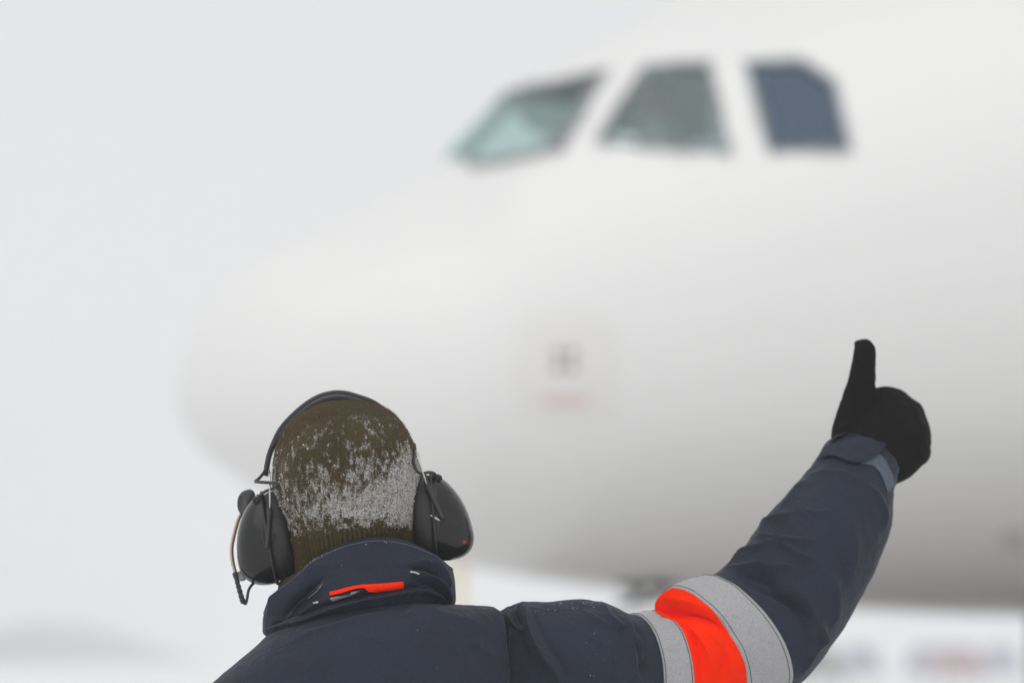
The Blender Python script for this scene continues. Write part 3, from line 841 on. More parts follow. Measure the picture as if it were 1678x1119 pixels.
# ------------------------------------------------------------------ the person: body
PX0 = P(590, 1000, 4.90)[0]
PLOC = np.array([PX0, 4.90, 0.0])
YC = 4.90
HO = P(568, 780, YC)                                  # head centre
TIL = R(6)
HR, HU, HFW = np.array([math.cos(TIL), 0, math.sin(TIL)]), np.array([-math.sin(TIL), 0, math.cos(TIL)]), np.array([0, 1.0, 0])
def H(r, f, u):
    return HO + r * HR + f * HFW + u * HU
K = mpp(YC)
HAX = np.array([HR, HFW, HU])
sh_r = P(845, 1075, 4.92); el_r = P(1175, 1085, 5.02); wr_r = P(1408, 770, 5.12)
sh_l = P(375, 1165, 4.92); sh_l = sh_l + (0, 0, -.03); el_l = np.array([sh_l[0] - .07, 4.90, 1.03]); wr_l = np.array([sh_l[0] - .03, 5.00, .80])
hipz = .90
body_parts = [
    ellipsoid(H(0, .012, -.018), (.076, .095, .094), axes=HAX),
    ellipsoid(H(0, .04, -.055), (.058, .065, .062), axes=HAX),
    ellipsoid(H(0, .115, -.02), (.016, .022, .024), axes=HAX),          # nose
    ellipsoid(H(0, .095, -.072), (.03, .018, .014), axes=HAX),          # mouth and chin
    ellipsoid(H(0, .092, -.098), (.024, .02, .016), axes=HAX),
    ellipsoid(H(.079, .0, -.01), (.01, .02, .033), axes=HAX), ellipsoid(H(-.079, .0, -.01), (.01, .02, .033), axes=HAX),
    capsule_chain([H(0, -.01, -.06), PLOC + (0, .01, 1.43)], [.056, .062]),
    capsule_chain([PLOC + (-.0, .02, .98), PLOC + (0, .0, 1.15), PLOC + (0, .0, 1.34)], [.135, .13, .135]),
    capsule_chain([sh_l + (.05, 0, -.03), PLOC + (0, 0, 1.385), sh_r - (.03, 0, 0)], [.045, .075, .03]),
    capsule_chain([P(830, 1098, 4.92), P(1000, 1098, 4.96), P(1215, 1060, 5.03), wr_r, P(1440, 705, 5.15)], [.03, .045, .045, .030, .030]),
    capsule_chain([sh_l, el_l, wr_l, wr_l + (0.01, .03, -.08)], [.055, .042, .030, .028]),
]
for k in (-1, 1):
    body_parts.append(capsule_chain([PLOC + (.09 * k, .01, .93), PLOC + (.11 * k, .0, .50), PLOC + (.12 * k, -.01, .10)], [.095, .062, .042]))
    body_parts.append(capsule_chain([PLOC + (.12 * k, -.03, .05), PLOC + (.135 * k, .15, .035)], [.035, .032]))
me = fuse(body_parts, 0.008, 3, base=PLOC)
person = link_mesh('person', me, M['skin'], None, PLOC)
tag(person, 'person seen from behind in navy jacket and frosted knit hat giving a thumbs up', 'person')
for k in (-1, 1):
    ev, ef = ellipsoid(H(.031 * k, .092, .012), (.012, .012, .010), 10, 14, HAX); eo = build('eye', ev, ef, M['eye_white'], person)
    iv, i_f = ellipsoid(H(.031 * k, .101, .012), (.005, .004, .005), 8, 12, HAX); build('iris', iv, i_f, M['iris'], eo)
mv, mf = ellipsoid(H(0, .108, -.066), (.022, .006, .006), 10, 16, HAX); build('lips', mv, mf, M['lip'], person)

# trousers and boots (below the frame)
for k in (-1, 1):
    n = 40
    cl = catmull([PLOC + (.085 * k, .01, .95), PLOC + (.10 * k, .0, .70), PLOC + (.115 * k, .005, .45), PLOC + (.122 * k, -.005, .16)], n)
    rr = np.interp(np.linspace(0, 1, n), [0, .3, .7, 1], [.115, .105, .09, .088]) + .003 * np.sin(np.linspace(0, 40, n))
    V, F = tube_mesh(cl, rr, 28); build('trouser_leg', V, F, M['navy_rib'], person)
    bp = [capsule_chain([PLOC + (.122 * k, -.012, .24), PLOC + (.122 * k, -.012, .08)], [.062, .060]), capsule_chain([PLOC + (.122 * k, -.03, .055), PLOC + (.13 * k, .07, .05), PLOC + (.138 * k, .18, .042)], [.05, .052, .042]), box_mesh(PLOC + (.13 * k, .07, .018), (.05, .15, .018), bevel=.01)]
    link_mesh('boot', fuse(bp, .008, 3, base=PLOC), M['boot'], person)

# ------------------------------------------------------------------ jacket: body of it
def ring_z(c, s, zl, zm, zr, zf):
    z = zm + (zr - zl) / 2 * c + ((zr + zl) / 2 - zm) * c * c
    return z + np.where(s < 0, 0, s) * (zf - zm) * (1 - c * c) ** 0.5
# (x left px, x right px, y left, y mid back, y right, y front, back depth, front depth)
TR = [
    (452, 732, 1032, 990, 990, 1010, .080, .085),
    (440, 745, 1040, 1001, 991, 1025, .098, .098),
    (421, 762, 1058, 1012, 992, 1045, .112, .105),
    (395, 790, 1081, 1026, 993, 1075, .126, .115),
    (368, 812, 1104, 1046, 999, 1110, .136, .125),
    (340, 826, 1128, 1075, 1010, 1150, .143, .135),
    (316, 834, 1158, 1112, 1035, 1190, .148, .142),
    (296, 838, 1200, 1160, 1085, 1240, .150, .146),
    (288, 838, 1270, 1240, 1190, 1290, .150, .148),
    (300, 826, 1400, 1380, 1360, 1400, .145, .150),
    (316, 822, 1560, 1550, 1550, 1560, .138, .150),
    (306, 850, 1720, 1720, 1720, 1720, .150, .155),
    (296, 864, 1850, 1850, 1850, 1850, .155, .160),
]
NU, NV = 300, 360
T = catmull(TR, NU)
th = np.linspace(0, 2 * math.pi, NV, endpoint=False)
c, s = np.cos(th), np.sin(th)
TG = np.zeros((NU, NV, 3))
for i in range(NU):
    xl, xr, yl, ym, yr, yf, db, df = T[i]
    e = 0.85
    cc = np.sign(c) * np.abs(c) ** e; ss = np.sign(s) * np.abs(s) ** e
    x = (xl + xr) / 2 + (xr - xl) / 2 * cc
    yy = ring_z(cc, ss, yl, ym, yr, yf)
    dep = np.where(s < 0, db, df) * ss
    X0 = P(0, 0, YC)
    for_p = np.stack([x, yy], -1)
    # place on the YC plane, then give it depth
    dx = (for_p[:, 0] - PW / 2) / FPX; dy = -(for_p[:, 1] - PH / 2) / FPX
    d1 = CP - dy * SP; d2 = SP + dy * CP
    TG[i, :, 0] = dx / d1 * YC; TG[i, :, 1] = YC + dep; TG[i, :, 2] = CAM_H + d2 / d1 * YC
nrm = grid_normals(TG)
if (nrm[:, :, 1] * (TG[:, :, 1] - YC)).sum() < 0: nrm = -nrm
FT = [
    ([(795, 985), (812, 1010), (818, 1045), (822, 1085), (826, 1119)], 4.0, 14, 16),
    ([(822, 1000), (826, 1030), (828, 1062), (832, 1085)], -7.0, 6, 7),
    ([(700, 1000), (735, 1012), (770, 1018), (800, 1035)], 1.6, 12, 16),
    ([(640, 1003), (610, 1012), (560, 1026), (510, 1040), (470, 1058)], 2.4, 16, 5),
    ([(640, 1000), (600, 1003), (550, 1016), (500, 1031)], -2.0, 4, 6),
    ([(720, 1004), (690, 1003), (665, 1010)], 2.2, 6, 9),
    ([(705, 1010), (740, 1040), (760, 1080), (765, 1119)], 1.8, 26, 22),
    ([(430, 1070), (480, 1085), (540, 1090)], 1.5, 20, 24),
    ([(770, 1050), (800, 1075), (815, 1105)], 2.2, 10, 14),
    ([(520, 1090), (535, 1105), (540, 1125)], -1.6, 24, 24),
    ([(600, 1040), (640, 1060), (660, 1119)], 1.2, 30, 26),
]
px = px_of(TG.reshape(-1, 3))
face = np.clip(-nrm[:, :, 1].reshape(-1) * 1.6 + 0.25, 0, 1)
dd = folds_disp(px, FT) * face
dd += 0.0012 * np.clip(1 - np.abs(fbm(TG.reshape(-1, 3) * np.array([13, 5, 7.0]) + 41, 3)) * 2.4, 0, 1) ** 2 + 0.0022 * fbm(TG.reshape(-1, 3) * 9, 3) + 0.0007 * fbm(TG.reshape(-1, 3) * 34 + 5, 3)
TG = TG + nrm * dd.reshape(NU, NV, 1)
fl = gfaces(NU, NV)
jacket = build('jacket', TG.reshape(-1, 3), fl, M['navy'], person)
jb = jacket
def flip_if_needed(o, G):
    pass

# ------------------------------------------------------------------ sleeves
def sleeve_grid(rings, NUs, NVs, folds, tau_pts, seed=0.0, mid_noise=0.002, flat=0.97):
    """rings: (cx, cy, depth, turn in the picture plane, radius px); swept tube with creases"""
    q = catmull(rings, NUs)
    tq = np.interp(np.linspace(0, 1, NUs), np.linspace(0, 1, len(tau_pts)), tau_pts)
    th = np.linspace(0, 2 * math.pi, NVs, endpoint=False)
    G = np.zeros((NUs, NVs, 3))
    for i in range(NUs):
        cx, cy, dp, al, r = q[i]
        al = R(al); ta = R(tq[i])
        C0 = P(cx, cy, dp); rr = r * mpp(dp)
        ax = np.array([math.cos(al) * math.cos(ta), math.sin(ta), math.sin(al) * math.cos(ta)])
        e1 = np.array([-math.sin(al), 0, math.cos(al)])
        e2 = np.cross(e1, ax); e2 /= np.linalg.norm(e2)
        if e2[1] > 0: e2 = -e2
        G[i] = C0 + rr * (np.cos(th)[:, None] * e1 + flat * np.sin(th)[:, None] * e2)
    n = grid_normals(G)
    cen = G.mean(1, keepdims=True)
    if ((G - cen) * n).sum() < 0: n = -n
    pxs = px_of(G.reshape(-1, 3))
    fc = np.clip(-n[:, :, 1].reshape(-1) * 1.6 + 0.45, 0, 1)
    g = G.reshape(-1, 3)
    d = folds_disp(pxs, folds) * fc + mid_noise * fbm(g * 16 + seed, 3) + 0.0006 * fbm(g * 60 + seed, 2)
    # soft creases running across and slantwise round the arm
    iu = np.linspace(0, 1, NUs)[:, None].repeat(NVs, 1).reshape(-1); iv = th[None, :].repeat(NUs, 0).reshape(-1)
    sp_ = np.stack([iu * 26 + 1.2 * np.sin(iv), np.cos(iv) * 1.3 + seed, np.sin(iv) * 1.3], -1)
    rid = 1 - np.abs(fbm(sp_, 3)) * 2.2
    d += 0.0022 * np.clip(rid, 0, 1) ** 2 * np.clip(fbm(g * 9 + 31, 2) * 2 + .5, 0, 1)
    return G + n * d.reshape(NUs, NVs, 1), n

RA = [
    (770, 1102, 4.925, 0, 92), (812, 1100, 4.920, 0, 92), (834, 1098, 4.918, 0, 101), (858, 1097, 4.918, 0, 108), (900, 1096, 4.925, 0, 109),
    (950, 1095, 4.942, 0, 110), (990, 1096, 4.958, 1, 107), (1018, 1100, 4.972, 2, 99), (1037, 1104, 4.982, 3, 97),
    (1062, 1104, 4.992, 4, 101), (1088, 1103, 5.002, 7, 102), (1109, 1096, 5.012, 14, 93), (1147, 1066, 5.022, 30, 110),
    (1198, 1046, 5.040, 36, 115), (1243, 1027, 5.056, 42, 113), (1296, 968, 5.075, 52, 104), (1330, 915, 5.09, 57, 100), (1354, 878, 5.10, 60, 95),
    (1383, 829, 5.115, 61, 83), (1401, 785, 5.128, 60, 69), (1417, 756, 5.140, 58, 60)]
FS = [
    # upper sleeve
    ([(854, 988), (865, 1009), (874, 1039), (889, 1072), (910, 1104), (925, 1125)], 6.0, 14, 26),
    ([(872, 1000), (890, 1040), (915, 1080), (935, 1119)], -3.0, 14, 12),
    ([(835, 1001), (838, 1015), (844, 1027), (857, 1037)], 4.0, 6, 8),
    ([(846, 1005), (852, 1020), (862, 1028)], -2.5, 5, 6),
    ([(836, 1030), (838, 1050), (834, 1072), (826, 1090)], 5.0, 7, 9),
    ([(985, 988), (996, 1014), (1011, 1029), (1022, 1034)], 3.4, 6, 9),
    ([(960, 1005), (977, 1018), (1000, 1030)], 2.2, 5, 8),
    ([(905, 985), (925, 980), (950, 982), (975, 988)], 1.6, 8, 8),
    ([(1010, 1010), (1024, 1030), (1034, 1060), (1040, 1095)], 3.0, 6, 8),
    ([(1024, 1012), (1040, 1040), (1050, 1072), (1052, 1110)], -3.5, 5, 6),
    ([(1040, 1020), (1056, 1050), (1060, 1080), (1054, 1100)], -3.2, 4, 5),
    ([(1048, 1035), (1058, 1062), (1062, 1095)], 2.0, 4, 5),
    ([(960, 1040), (990, 1060), (1005, 1095), (1008, 1119)], 2.0, 14, 18),
    ([(930, 1050), (960, 1085), (975, 1119)], 1.6, 16, 18),
    # crook of the elbow
    ([(1068, 998), (1092, 1003), (1120, 1004), (1150, 1010), (1176, 1022), (1192, 1040)], -5.5, 9, 6),
    ([(1085, 982), (1110, 982), (1150, 994), (1180, 1012), (1202, 1035)], 1.8, 14, 7),
    ([(1120, 1018), (1150, 1045), (1168, 1085), (1172, 1119)], 4.0, 18, 20),
    ([(1190, 1050), (1185, 1085), (1178, 1119)], -2.8, 9, 12),
    ([(1118, 1012), (1132, 1035), (1146, 1075), (1150, 1119)], -1.6, 5, 7),
    ([(1160, 1030), (1180, 1052), (1196, 1080), (1200, 1119)], 1.6, 6, 9),
    ([(1205, 1045), (1215, 1075), (1212, 1119)], 2.5, 10, 12),
    # forearm
    ([(1196, 926), (1222, 910), (1252, 900), (1277, 889)], 4.2, 8, 5),
    ([(1236, 880), (1265, 884), (1296, 887), (1332, 884)], 3.6, 9, 6),
    ([(1280, 894), (1297, 903), (1316, 913), (1340, 918)], 3.0, 7, 8),
    ([(1195, 931), (1225, 930), (1242, 927), (1264, 932), (1290, 930), (1312, 934)], 4.0, 10, 6),
    ([(1205, 938), (1245, 945), (1270, 960)], -3.5, 8, 8),
    ([(1250, 858), (1274, 852), (1298, 843)], 3.4, 9, 6),
    ([(1284, 828), (1300, 814), (1312, 798), (1330, 790)], 2.4, 9, 7),
    ([(1310, 835), (1335, 842), (1360, 838)], 1.8, 9, 9),
    ([(1322, 782), (1350, 775), (1382, 776), (1410, 786)], 1.8, 9, 7),
    ([(1215, 948), (1256, 962), (1296, 985), (1325, 1010), (1338, 1035)], -6.0, 13, 12),
    ([(1300, 958), (1318, 985), (1330, 1010), (1340, 1040), (1343, 1062)], 5.0, 8, 12),
    ([(1345, 1020), (1338, 1050), (1325, 1075), (1315, 1100)], 3.6, 7, 9),
    ([(1350, 930), (1366, 960), (1368, 1000), (1360, 1030)], 2.8, 12, 14),
    ([(1392, 850), (1400, 890), (1396, 930), (1380, 970)], 2.4, 10, 14),
    ([(1420, 792), (1440, 815), (1450, 845), (1448, 870)], 2.2, 5, 6),
    ([(1372, 900), (1385, 930), (1383, 965)], -2.0, 10, 12),
]
SNU, SNV = 520, 220
TAU = [22, 24, 26, 28, 28, 27, 26, 26, 26, 28, 30]
SG, SN = sleeve_grid(RA, SNU, SNV, FS, TAU, 1.3)
sleeve_r = build('sleeve', SG.reshape(-1, 3), gfaces(SNU, SNV), M['navy'], jacket)
ui = lambda k: int(round(k / (len(RA) - 1) * (SNU - 1)))          # ring number -> row

def shell_band(name, G, n, i0, i1, mat, parent, off=0.0016, th=0.0020, step=1):
    Gs = G[i0:i1 + 1]; ns = n[i0:i1 + 1]
    a, b = Gs + ns * off, Gs + ns * (off - th)
    # ease the two edges down onto the sleeve
    nu, nv = Gs.shape[:2]
    V = np.concatenate([b[:1].reshape(-1, 3), a.reshape(-1, 3), b[-1:].reshape(-1, 3)])
    return build(name, V, gfaces(nu + 2, nv), mat, parent)
B = [ui(8.15), ui(9.9), ui(12.05), ui(13.35)]
shell_band('reflective_band', SG, SN, B[0], B[1], M['silver'], sleeve_r)
shell_band('orange_band', SG, SN, B[1] - 2, B[2] + 2, M['orange'], sleeve_r, 0.0009, 0.0016)
shell_band('reflective_band', SG, SN, B[2], B[3], M['silver'], sleeve_r)
def stitch(i, parent):
    path = SG[i] + SN[i] * 0.0018
    path = np.concatenate([path, path[:1]])
    V, F = tube_mesh(path, 0.00045, 5, False)
    build('stitching', V, F, M['thread'], parent)
for i in (B[0] + 3, B[1] - 3, B[2] + 3, B[3] - 3):
    stitch(i, sleeve_r)
# sleeve mouth: turned-in cuff
cuff = np.concatenate([SG[-1:], SG[-1:] * 1, SG[-1:] * 1])
cen = SG[-1].mean(0)
axv = (SG[-1].mean(0) - SG[-6].mean(0)); axv /= np.linalg.norm(axv)
rows = [SG[-1], SG[-1] + axv * .002, cen + (SG[-1] - cen) * .95 + axv * .0025, cen + (SG[-1] - cen) * .92, cen + (SG[-1] - cen) * .9 - axv * .02]
build('cuff', np.array(rows).reshape(-1, 3), gfaces(len(rows), SNV), M['navy'], sleeve_r)

# left sleeve hangs down beside the body, out of frame
n = 90
cl = catmull([sh_l + (.075, 0, -.03), sh_l + (.01, 0, -.08), el_l, wr_l], n)
rr = np.interp(np.linspace(0, 1, n), [0, .2, .55, 1], [.075, .080, .075, .055])
V, F = tube_mesh(cl, rr, 60, False)
Lg = V.reshape(n, 60, 3); ln = grid_normals(Lg)
Lg = Lg + ln * (0.004 * fbm(Lg * 14, 3))[..., None]
sleeve_l = build('sleeve', Lg.reshape(-1, 3), F, M['navy'], jacket)
for a, b, mt, of in ((46, 52, 'silver', .0016), (51, 60, 'orange', .0009), (59, 65, 'silver', .0016)):
    shell_band('reflective_band' if mt == 'silver' else 'orange_band', Lg, ln if ((Lg - Lg.mean(1, keepdims=True)) * ln).sum() > 0 else -ln, a, b, M[mt], sleeve_l, of)

# ------------------------------------------------------------------ collar
CNU, CNV = 150, 300
CR = [  # x left, x right, y left, y mid, y right, y front, back depth, front depth
    (444, 741, 1046, 1006, 996, 1030, .092, .095),
    (437, 745, 1042, 998, 990, 1020, .100, .100),
    (431, 747, 1036, 984, 982, 1010, .104, .104),
    (430, 747, 1028, 960, 968, 1000, .105, .107),
    (430, 746, 1018, 930, 952, 990, .103, .110),
    (432, 743, 1008, 900, 936, 980, .098, .110),
    (434, 741, 1003, 889, 930, 976, .094, .109),
    (438, 738, 1002, 887, 928, 975, .090, .106),
    (444, 733, 1008, 894, 934, 980, .086, .102),
    (448, 729, 1030, 920, 958, 1000, .084, .100),
    (450, 727, 1052, 960, 990, 1020, .083, .099),
]
T = catmull(CR, CNU)
th = np.linspace(0, 2 * math.pi, CNV, endpoint=False)
c, s = np.cos(th), np.sin(th)
CG = np.zeros((CNU, CNV, 3))
for i in range(CNU):
    xl, xr, yl, ym, yr, yf, db, df = T[i]
    x = (xl + xr) / 2 + (xr - xl) / 2 * c
    yy = ring_z(c, s, yl, ym, yr, yf)
    dx = (x - PW / 2) / FPX; dy = -(yy - PH / 2) / FPX
    d1 = CP - dy * SP; d2 = SP + dy * CP
    CG[i, :, 0] = dx / d1 * YC; CG[i, :, 1] = YC + np.where(s < 0, db, df) * s; CG[i, :, 2] = CAM_H + d2 / d1 * YC
cn = grid_normals(CG)
ctr = CG[:CNU // 2].mean((0, 1))
if ((CG[:60] - ctr) * cn[:60])[..., :2].sum() < 0: cn = -cn
FC = [
    ([(436, 1031), (468, 1020), (501, 1010), (550, 993), (602, 980), (663, 970), (694, 968), (722, 980), (738, 994)], 3.2, 5, 2.2),
    ([(440, 1026), (468, 1014), (501, 1004), (550, 987), (602, 973), (663, 963), (694, 962), (726, 976)], -3.6, 2.5, 5),
    ([(534, 985), (560, 976), (600, 966), (640, 962), (668, 958)], 2.5, 3, 9),
    ([(530, 945), (508, 962), (488, 978), (466, 998), (452, 1020)], -6.0, 10, 9),
    ([(528, 958), (512, 972), (494, 988), (474, 1004)], 4.0, 8, 5),
    ([(505, 996), (492, 1006), (478, 1014)], 3.2, 4, 6),
    ([(470, 950), (452, 975), (440, 1005)], 2.5, 8, 10),
    ([(662, 936), (690, 940), (716, 954), (732, 974), (738, 992)], 4.0, 9, 4),
    ([(668, 931), (700, 934), (724, 946)], -2.5, 6, 5),
    ([(680, 950), (706, 958), (724, 972), (736, 990)], -3.5, 4, 4),
    ([(690, 962), (712, 968), (728, 982)], 2.0, 4, 4),
    ([(650, 925), (690, 920), (720, 925)], 1.6, 12, 12),
    ([(500, 940), (520, 928), (560, 922)], 1.4, 12, 14),
    ([(712, 915), (728, 940), (738, 965)], 2.2, 6, 8),
    ([(560, 930), (600, 935), (640, 925)], -1.0, 18, 18),
]
px = px_of(CG.reshape(-1, 3))
fc = np.clip(-cn[:, :, 1].reshape(-1) * 1.8 + 0.3, 0, 1)
outer = (np.arange(CNU) < CNU * 0.62).astype(float)[:, None].repeat(CNV, 1).reshape(-1)
g = CG.reshape(-1, 3)
dd = folds_disp(px, FC) * fc * outer + 0.0016 * fbm(g * 16 + 3, 3) + 0.0005 * fbm(g * 60, 2)
CG = CG + cn * dd.reshape(CNU, CNV, 1)
collar = build('collar', CG.reshape(-1, 3), gfaces(CNU, CNV), M['navy'], jacket)
ct = int(CNU * .58)
for rw in (int(CNU * .545),):
    path = CG[rw] + cn[rw] * 0.0004
    V, F = tube_mesh(np.concatenate([path, path[:1]]), 0.0006, 5, False)
    build('stitching', V, F, M['velcro'], collar)

# ------------------------------------------------------------------ things laid on the cloth
def bvh_of(G, wrap=True):
    nu, nv = G.shape[:2]
    return BVHTree.FromPolygons([Vector(q) for q in G.reshape(-1, 3)], gfaces(nu, nv, wrap))
bv_col, bv_slv, bv_jkt = bvh_of(CG), bvh_of(SG), bvh_of(TG)
def lay(bv, px_, py_, off, guess):
    o = Vector((0, 0, CAM_H)); d = (Vector(P(px_, py_, 4.0)) - o).normalized()
    h = bv.ray_cast(o, d)
    if h[0] is None:
        q = Vector(P(px_, py_, guess)); h = bv.find_nearest(q)
        return np.array([q.x, h[0].y, q.z]) + np.array([0, -off, 0])
    n = np.array(h[1]); n = -n if n[1] > 0 else n
    return np.array(h[0]) + n * off
def strip(name, top, bot, bv, mat, parent, off=.0016, th_=.0016, nu=30, nv=8, guess=4.9):
    a, b = catmull(top, nu), catmull(bot, nu)
    F_, B_ = [], []
    for k in range(nv):
        t = k / (nv - 1)
        for i in range(nu):
            q = a[i] * (1 - t) + b[i] * t
            p = lay(bv, q[0], q[1], off, guess)
            F_.append(p); B_.append(p + np.array([0, th_, 0]))
    V = np.array(F_ + B_)
    m = nu * nv
    F = gfaces(nv, nu, False) + gfaces(nv, nu, False, True, m)
    rim = [i for i in range(nu)] + [k * nu + nu - 1 for k in range(1, nv)] + [(nv - 1) * nu + i for i in range(nu - 2, -1, -1)] + [k * nu for k in range(nv - 2, 0, -1)]
    for k in range(len(rim)):
        x, y = rim[k], rim[(k + 1) % len(rim)]
        F.append((x, m + x, m + y, y))
    return build(name, V, F, mat, parent)
strip('orange_strip', [(541, 970), (560, 966), (588, 960), (622, 958), (659, 953)], [(542, 976), (560, 973), (590, 965.5), (629, 967), (660, 961)], bv_col, M['orange'], collar, .0030, .003)
strip('worn_lining', [(541, 980), (552, 977.5), (566, 974), (587, 967.8)], [(545, 983.5), (556, 980), (568, 976), (587, 968.6)], bv_col, M['lining_pink'], collar, .0014, .0016)
strip('frost_line', [(504, 978.5), (516, 969), (528, 957)], [(504.4, 979.5), (516.6, 970), (528.3, 957.6)], bv_col, M['lining_pink'], collar, .0010, .0012)
strip('cuff_tab', [(1344, 752), (1360, 727), (1379, 712), (1398, 710), (1425, 719), (1452, 727)], [(1347, 755), (1356, 751), (1371, 752), (1396, 761), (1422, 756), (1443, 741)], bv_slv, M['navy'], sleeve_r, .0052, .0035, guess=5.10, nv=14)
strip('hook_tape', [(1420, 752), (1436, 742), (1448, 752), (1459, 772), (1465.5, 793)], [(1410, 760), (1424, 762), (1435, 768), (1444, 780), (1454, 808)], bv_slv, M['velcro'], sleeve_r, .0014, .0014, guess=5.12, nv=10)

# ------------------------------------------------------------------ knit hat
HNU, HNV = 250, 900
HP = [  # height px, half width px, back px, front px
    (124, 3, 3, 3), (123.5, 20, 22, 22), (120, 43, 48, 48), (112, 64, 72, 72), (98, 84, 96, 96), (78, 100, 120, 118), (50, 113, 140, 136), (20, 120, 150, 142),
    (-8, 121.5, 152, 140), (-36, 118, 147, 134), (-62, 112, 136, 126), (-86, 107, 123, 116), (-106, 104, 114, 108), (-130, 101, 106, 100), (-160, 98, 100, 94), (-185, 97, 97, 92)]
T = catmull(HP, HNU)
th = np.linspace(0, 2 * math.pi, HNV, endpoint=False)
c, s = np.cos(th), np.sin(th)
HG = np.zeros((HNU, HNV, 3))
tv = np.linspace(0, 1, HNU)
for i in range(HNU):
    h, a, bk, fr = T[i]
    HG[i] = HO + np.outer(a * K * c, HR) + np.outer(np.where(s < 0, bk, fr) * K * s, HFW) + h * K * HU
hn_ = grid_normals(HG)
if ((HG - HO) * hn_).sum() < 0: hn_ = -hn_
g = HG.reshape(-1, 3)
hh = T[:, 0][:, None].repeat(HNV, 1)
thg = th[None, :].repeat(HNU, 0)
brim = 1 / (1 + np.exp((hh + 92) / 2.5))                   # rows of the ribbed edge
fine = 0.00055 * np.cos(thg * 150 + 0.6 * np.sin(hh * 1.1)) * np.clip((128 - hh) / 60, 0, 1)
rib = 0.0017 * np.cos(thg * 84 + 0.3 * np.sin(hh * 0.07)) * brim
row = 0.0003 * np.sin(hh * 2.4) * (1 - brim)
pxh = px_of(g)
FH = [([(456, 722), (476, 700), (505, 680), (545, 664)], 2.2, 16, 9), ([(470, 735), (490, 706), (520, 686), (560, 674)], -1.6, 9, 12), ([(610, 720), (640, 760), (655, 810)], 1.5, 20, 20), ([(500, 830), (560, 842), (640, 838)], 1.6, 14, 12)]
fd = folds_disp(pxh, FH) * np.clip(-hn_[:, :, 1].reshape(-1) * 2, 0, 1)
dd = (fine + rib + row).reshape(-1) + fd + 0.0022 * fbm(g * 22, 3) + 0.0006 * fbm(g * 190, 2)
HG = HG + hn_ * dd.reshape(HNU, HNV, 1)
# rime: thick on the nape, thinner up the right side, a dusting elsewhere
X = (pxh[:, 0] - 568) / 120.0; hq = hh.reshape(-1)
lvl = 0.46 * np.exp(-((hq + 60) / 26.0) ** 2) * np.clip(0.86 + 0.30 * X, 0, 1.2) + 0.30 * np.exp(-((hq + 28) / 40.0) ** 2) * np.clip(0.62 + 0.75 * X, 0, 1.3)
lvl += 0.32 * np.clip((X - 0.50) * 2.2, 0, 1) * np.clip((75 - hq) / 60, 0, 1) + 0.26 * np.clip((-X - 0.62) * 3, 0, 1) * np.clip((60 - hq) / 70, 0, 1) - 0.02
lvl = lvl * 1.25 + 0.20 * np.exp(-((hq + 50) / 45.0) ** 2) + 0.17 * np.exp(-((hq - 5) / 66.0) ** 2) + 0.10 * np.clip((95 - hq) / 60, 0, 1) + 0.05
lvl *= 0.93 + 0.10 * X
lvl *= np.clip((hq + 98) / 10, 0, 1)
patch = 0.42 * fbm(g * np.array([60, 60, 34.0]) + 9, 4) + 0.8 * fbm(g * np.array([240, 240, 110.0]) + 3, 3)
streak = np.abs(np.cos(thg.reshape(-1) * 84)) * 0.12
frost = np.clip(lvl - 0.03 + 1.0 * patch + streak * np.clip(X, 0, 1) - 0.06, 0, 1) * np.clip((110 - hq) / 30, 0.12, 1)
frost *= (hq > -102) * 1.0
hat = build('knit_hat', HG.reshape(-1, 3), gfaces(HNU, HNV), M['knit'], person)
at = hat.data.attributes.new('frost', 'FLOAT', 'POINT')
at.data.foreach_set('value', frost.astype(np.float32))
# crumbs of snow caught in the wool
ico = bmesh.new(); bmesh.ops.create_icosphere(ico, subdivisions=1, radius=1)
IV = np.array([v.co[:] for v in ico.verts]); IF = [tuple(v.index for v in f.verts) for f in ico.faces]; ico.free()
def crumbs(name, pts, nrms, radii, mat, parent):
    V, F = [], []
    for k, (p, n, r) in enumerate(zip(pts, nrms, radii)):
        jit = IV * (0.65 + 0.7 * rng.random((len(IV), 1)))
        sc = np.array([1, 1, 1]) * r * (0.7 + 0.6 * rng.random(3))
        V.append(p + n * r * 0.25 + jit * sc)
        F += [(a + 12 * k, b + 12 * k, c_ + 12 * k) for a, b, c_ in IF]
    o = build(name, np.concatenate(V), F, mat, parent, smooth=False)
    o['kind'] = 'stuff'
    return o
camside = (hn_[:, :, 1].reshape(-1) < 0.25)
pr = np.clip(frost - 0.18, 0, 1) ** 1.5 * camside
pr /= pr.sum()
idx = rng.choice(len(g), 9000, p=pr)
HGf = HG.reshape(-1, 3); hnf = hn_.reshape(-1, 3)
crumbs('snow_crumbs', HGf[idx] + hnf[idx] * 0.0002, hnf[idx], np.minimum(np.exp(rng.normal(-7.75, 0.40, len(idx))), .0010), M['rime'], hat)
# stray wool fibres
idx = rng.choice(np.nonzero((hn_[:, :, 1].reshape(-1) < 0.4) & (hq > -100))[0], 9000)
V, F = [], []
for k, i in enumerate(idx):
    p, n = HGf[i], hnf[i]
    t = np.cross(n, rng.normal(size=3)); t /= np.linalg.norm(t)
    l = 0.0018 + 0.0026 * rng.random(); w = 0.00011
    d = n * (0.45 + 0.5 * rng.random()) + t * 0.8
    b = np.cross(d, n); b /= np.linalg.norm(b) + 1e-9
    V += [p - b * w, p + b * w, p + d * l * .6 + b * w * .7, p + d * l + n * l * -.15]
    F += [(4 * k, 4 * k + 1, 4 * k + 2), (4 * k, 4 * k + 2, 4 * k + 3)]
build('wool_fibres', V, F, M['fuzz'], hat)['kind'] = 'stuff'
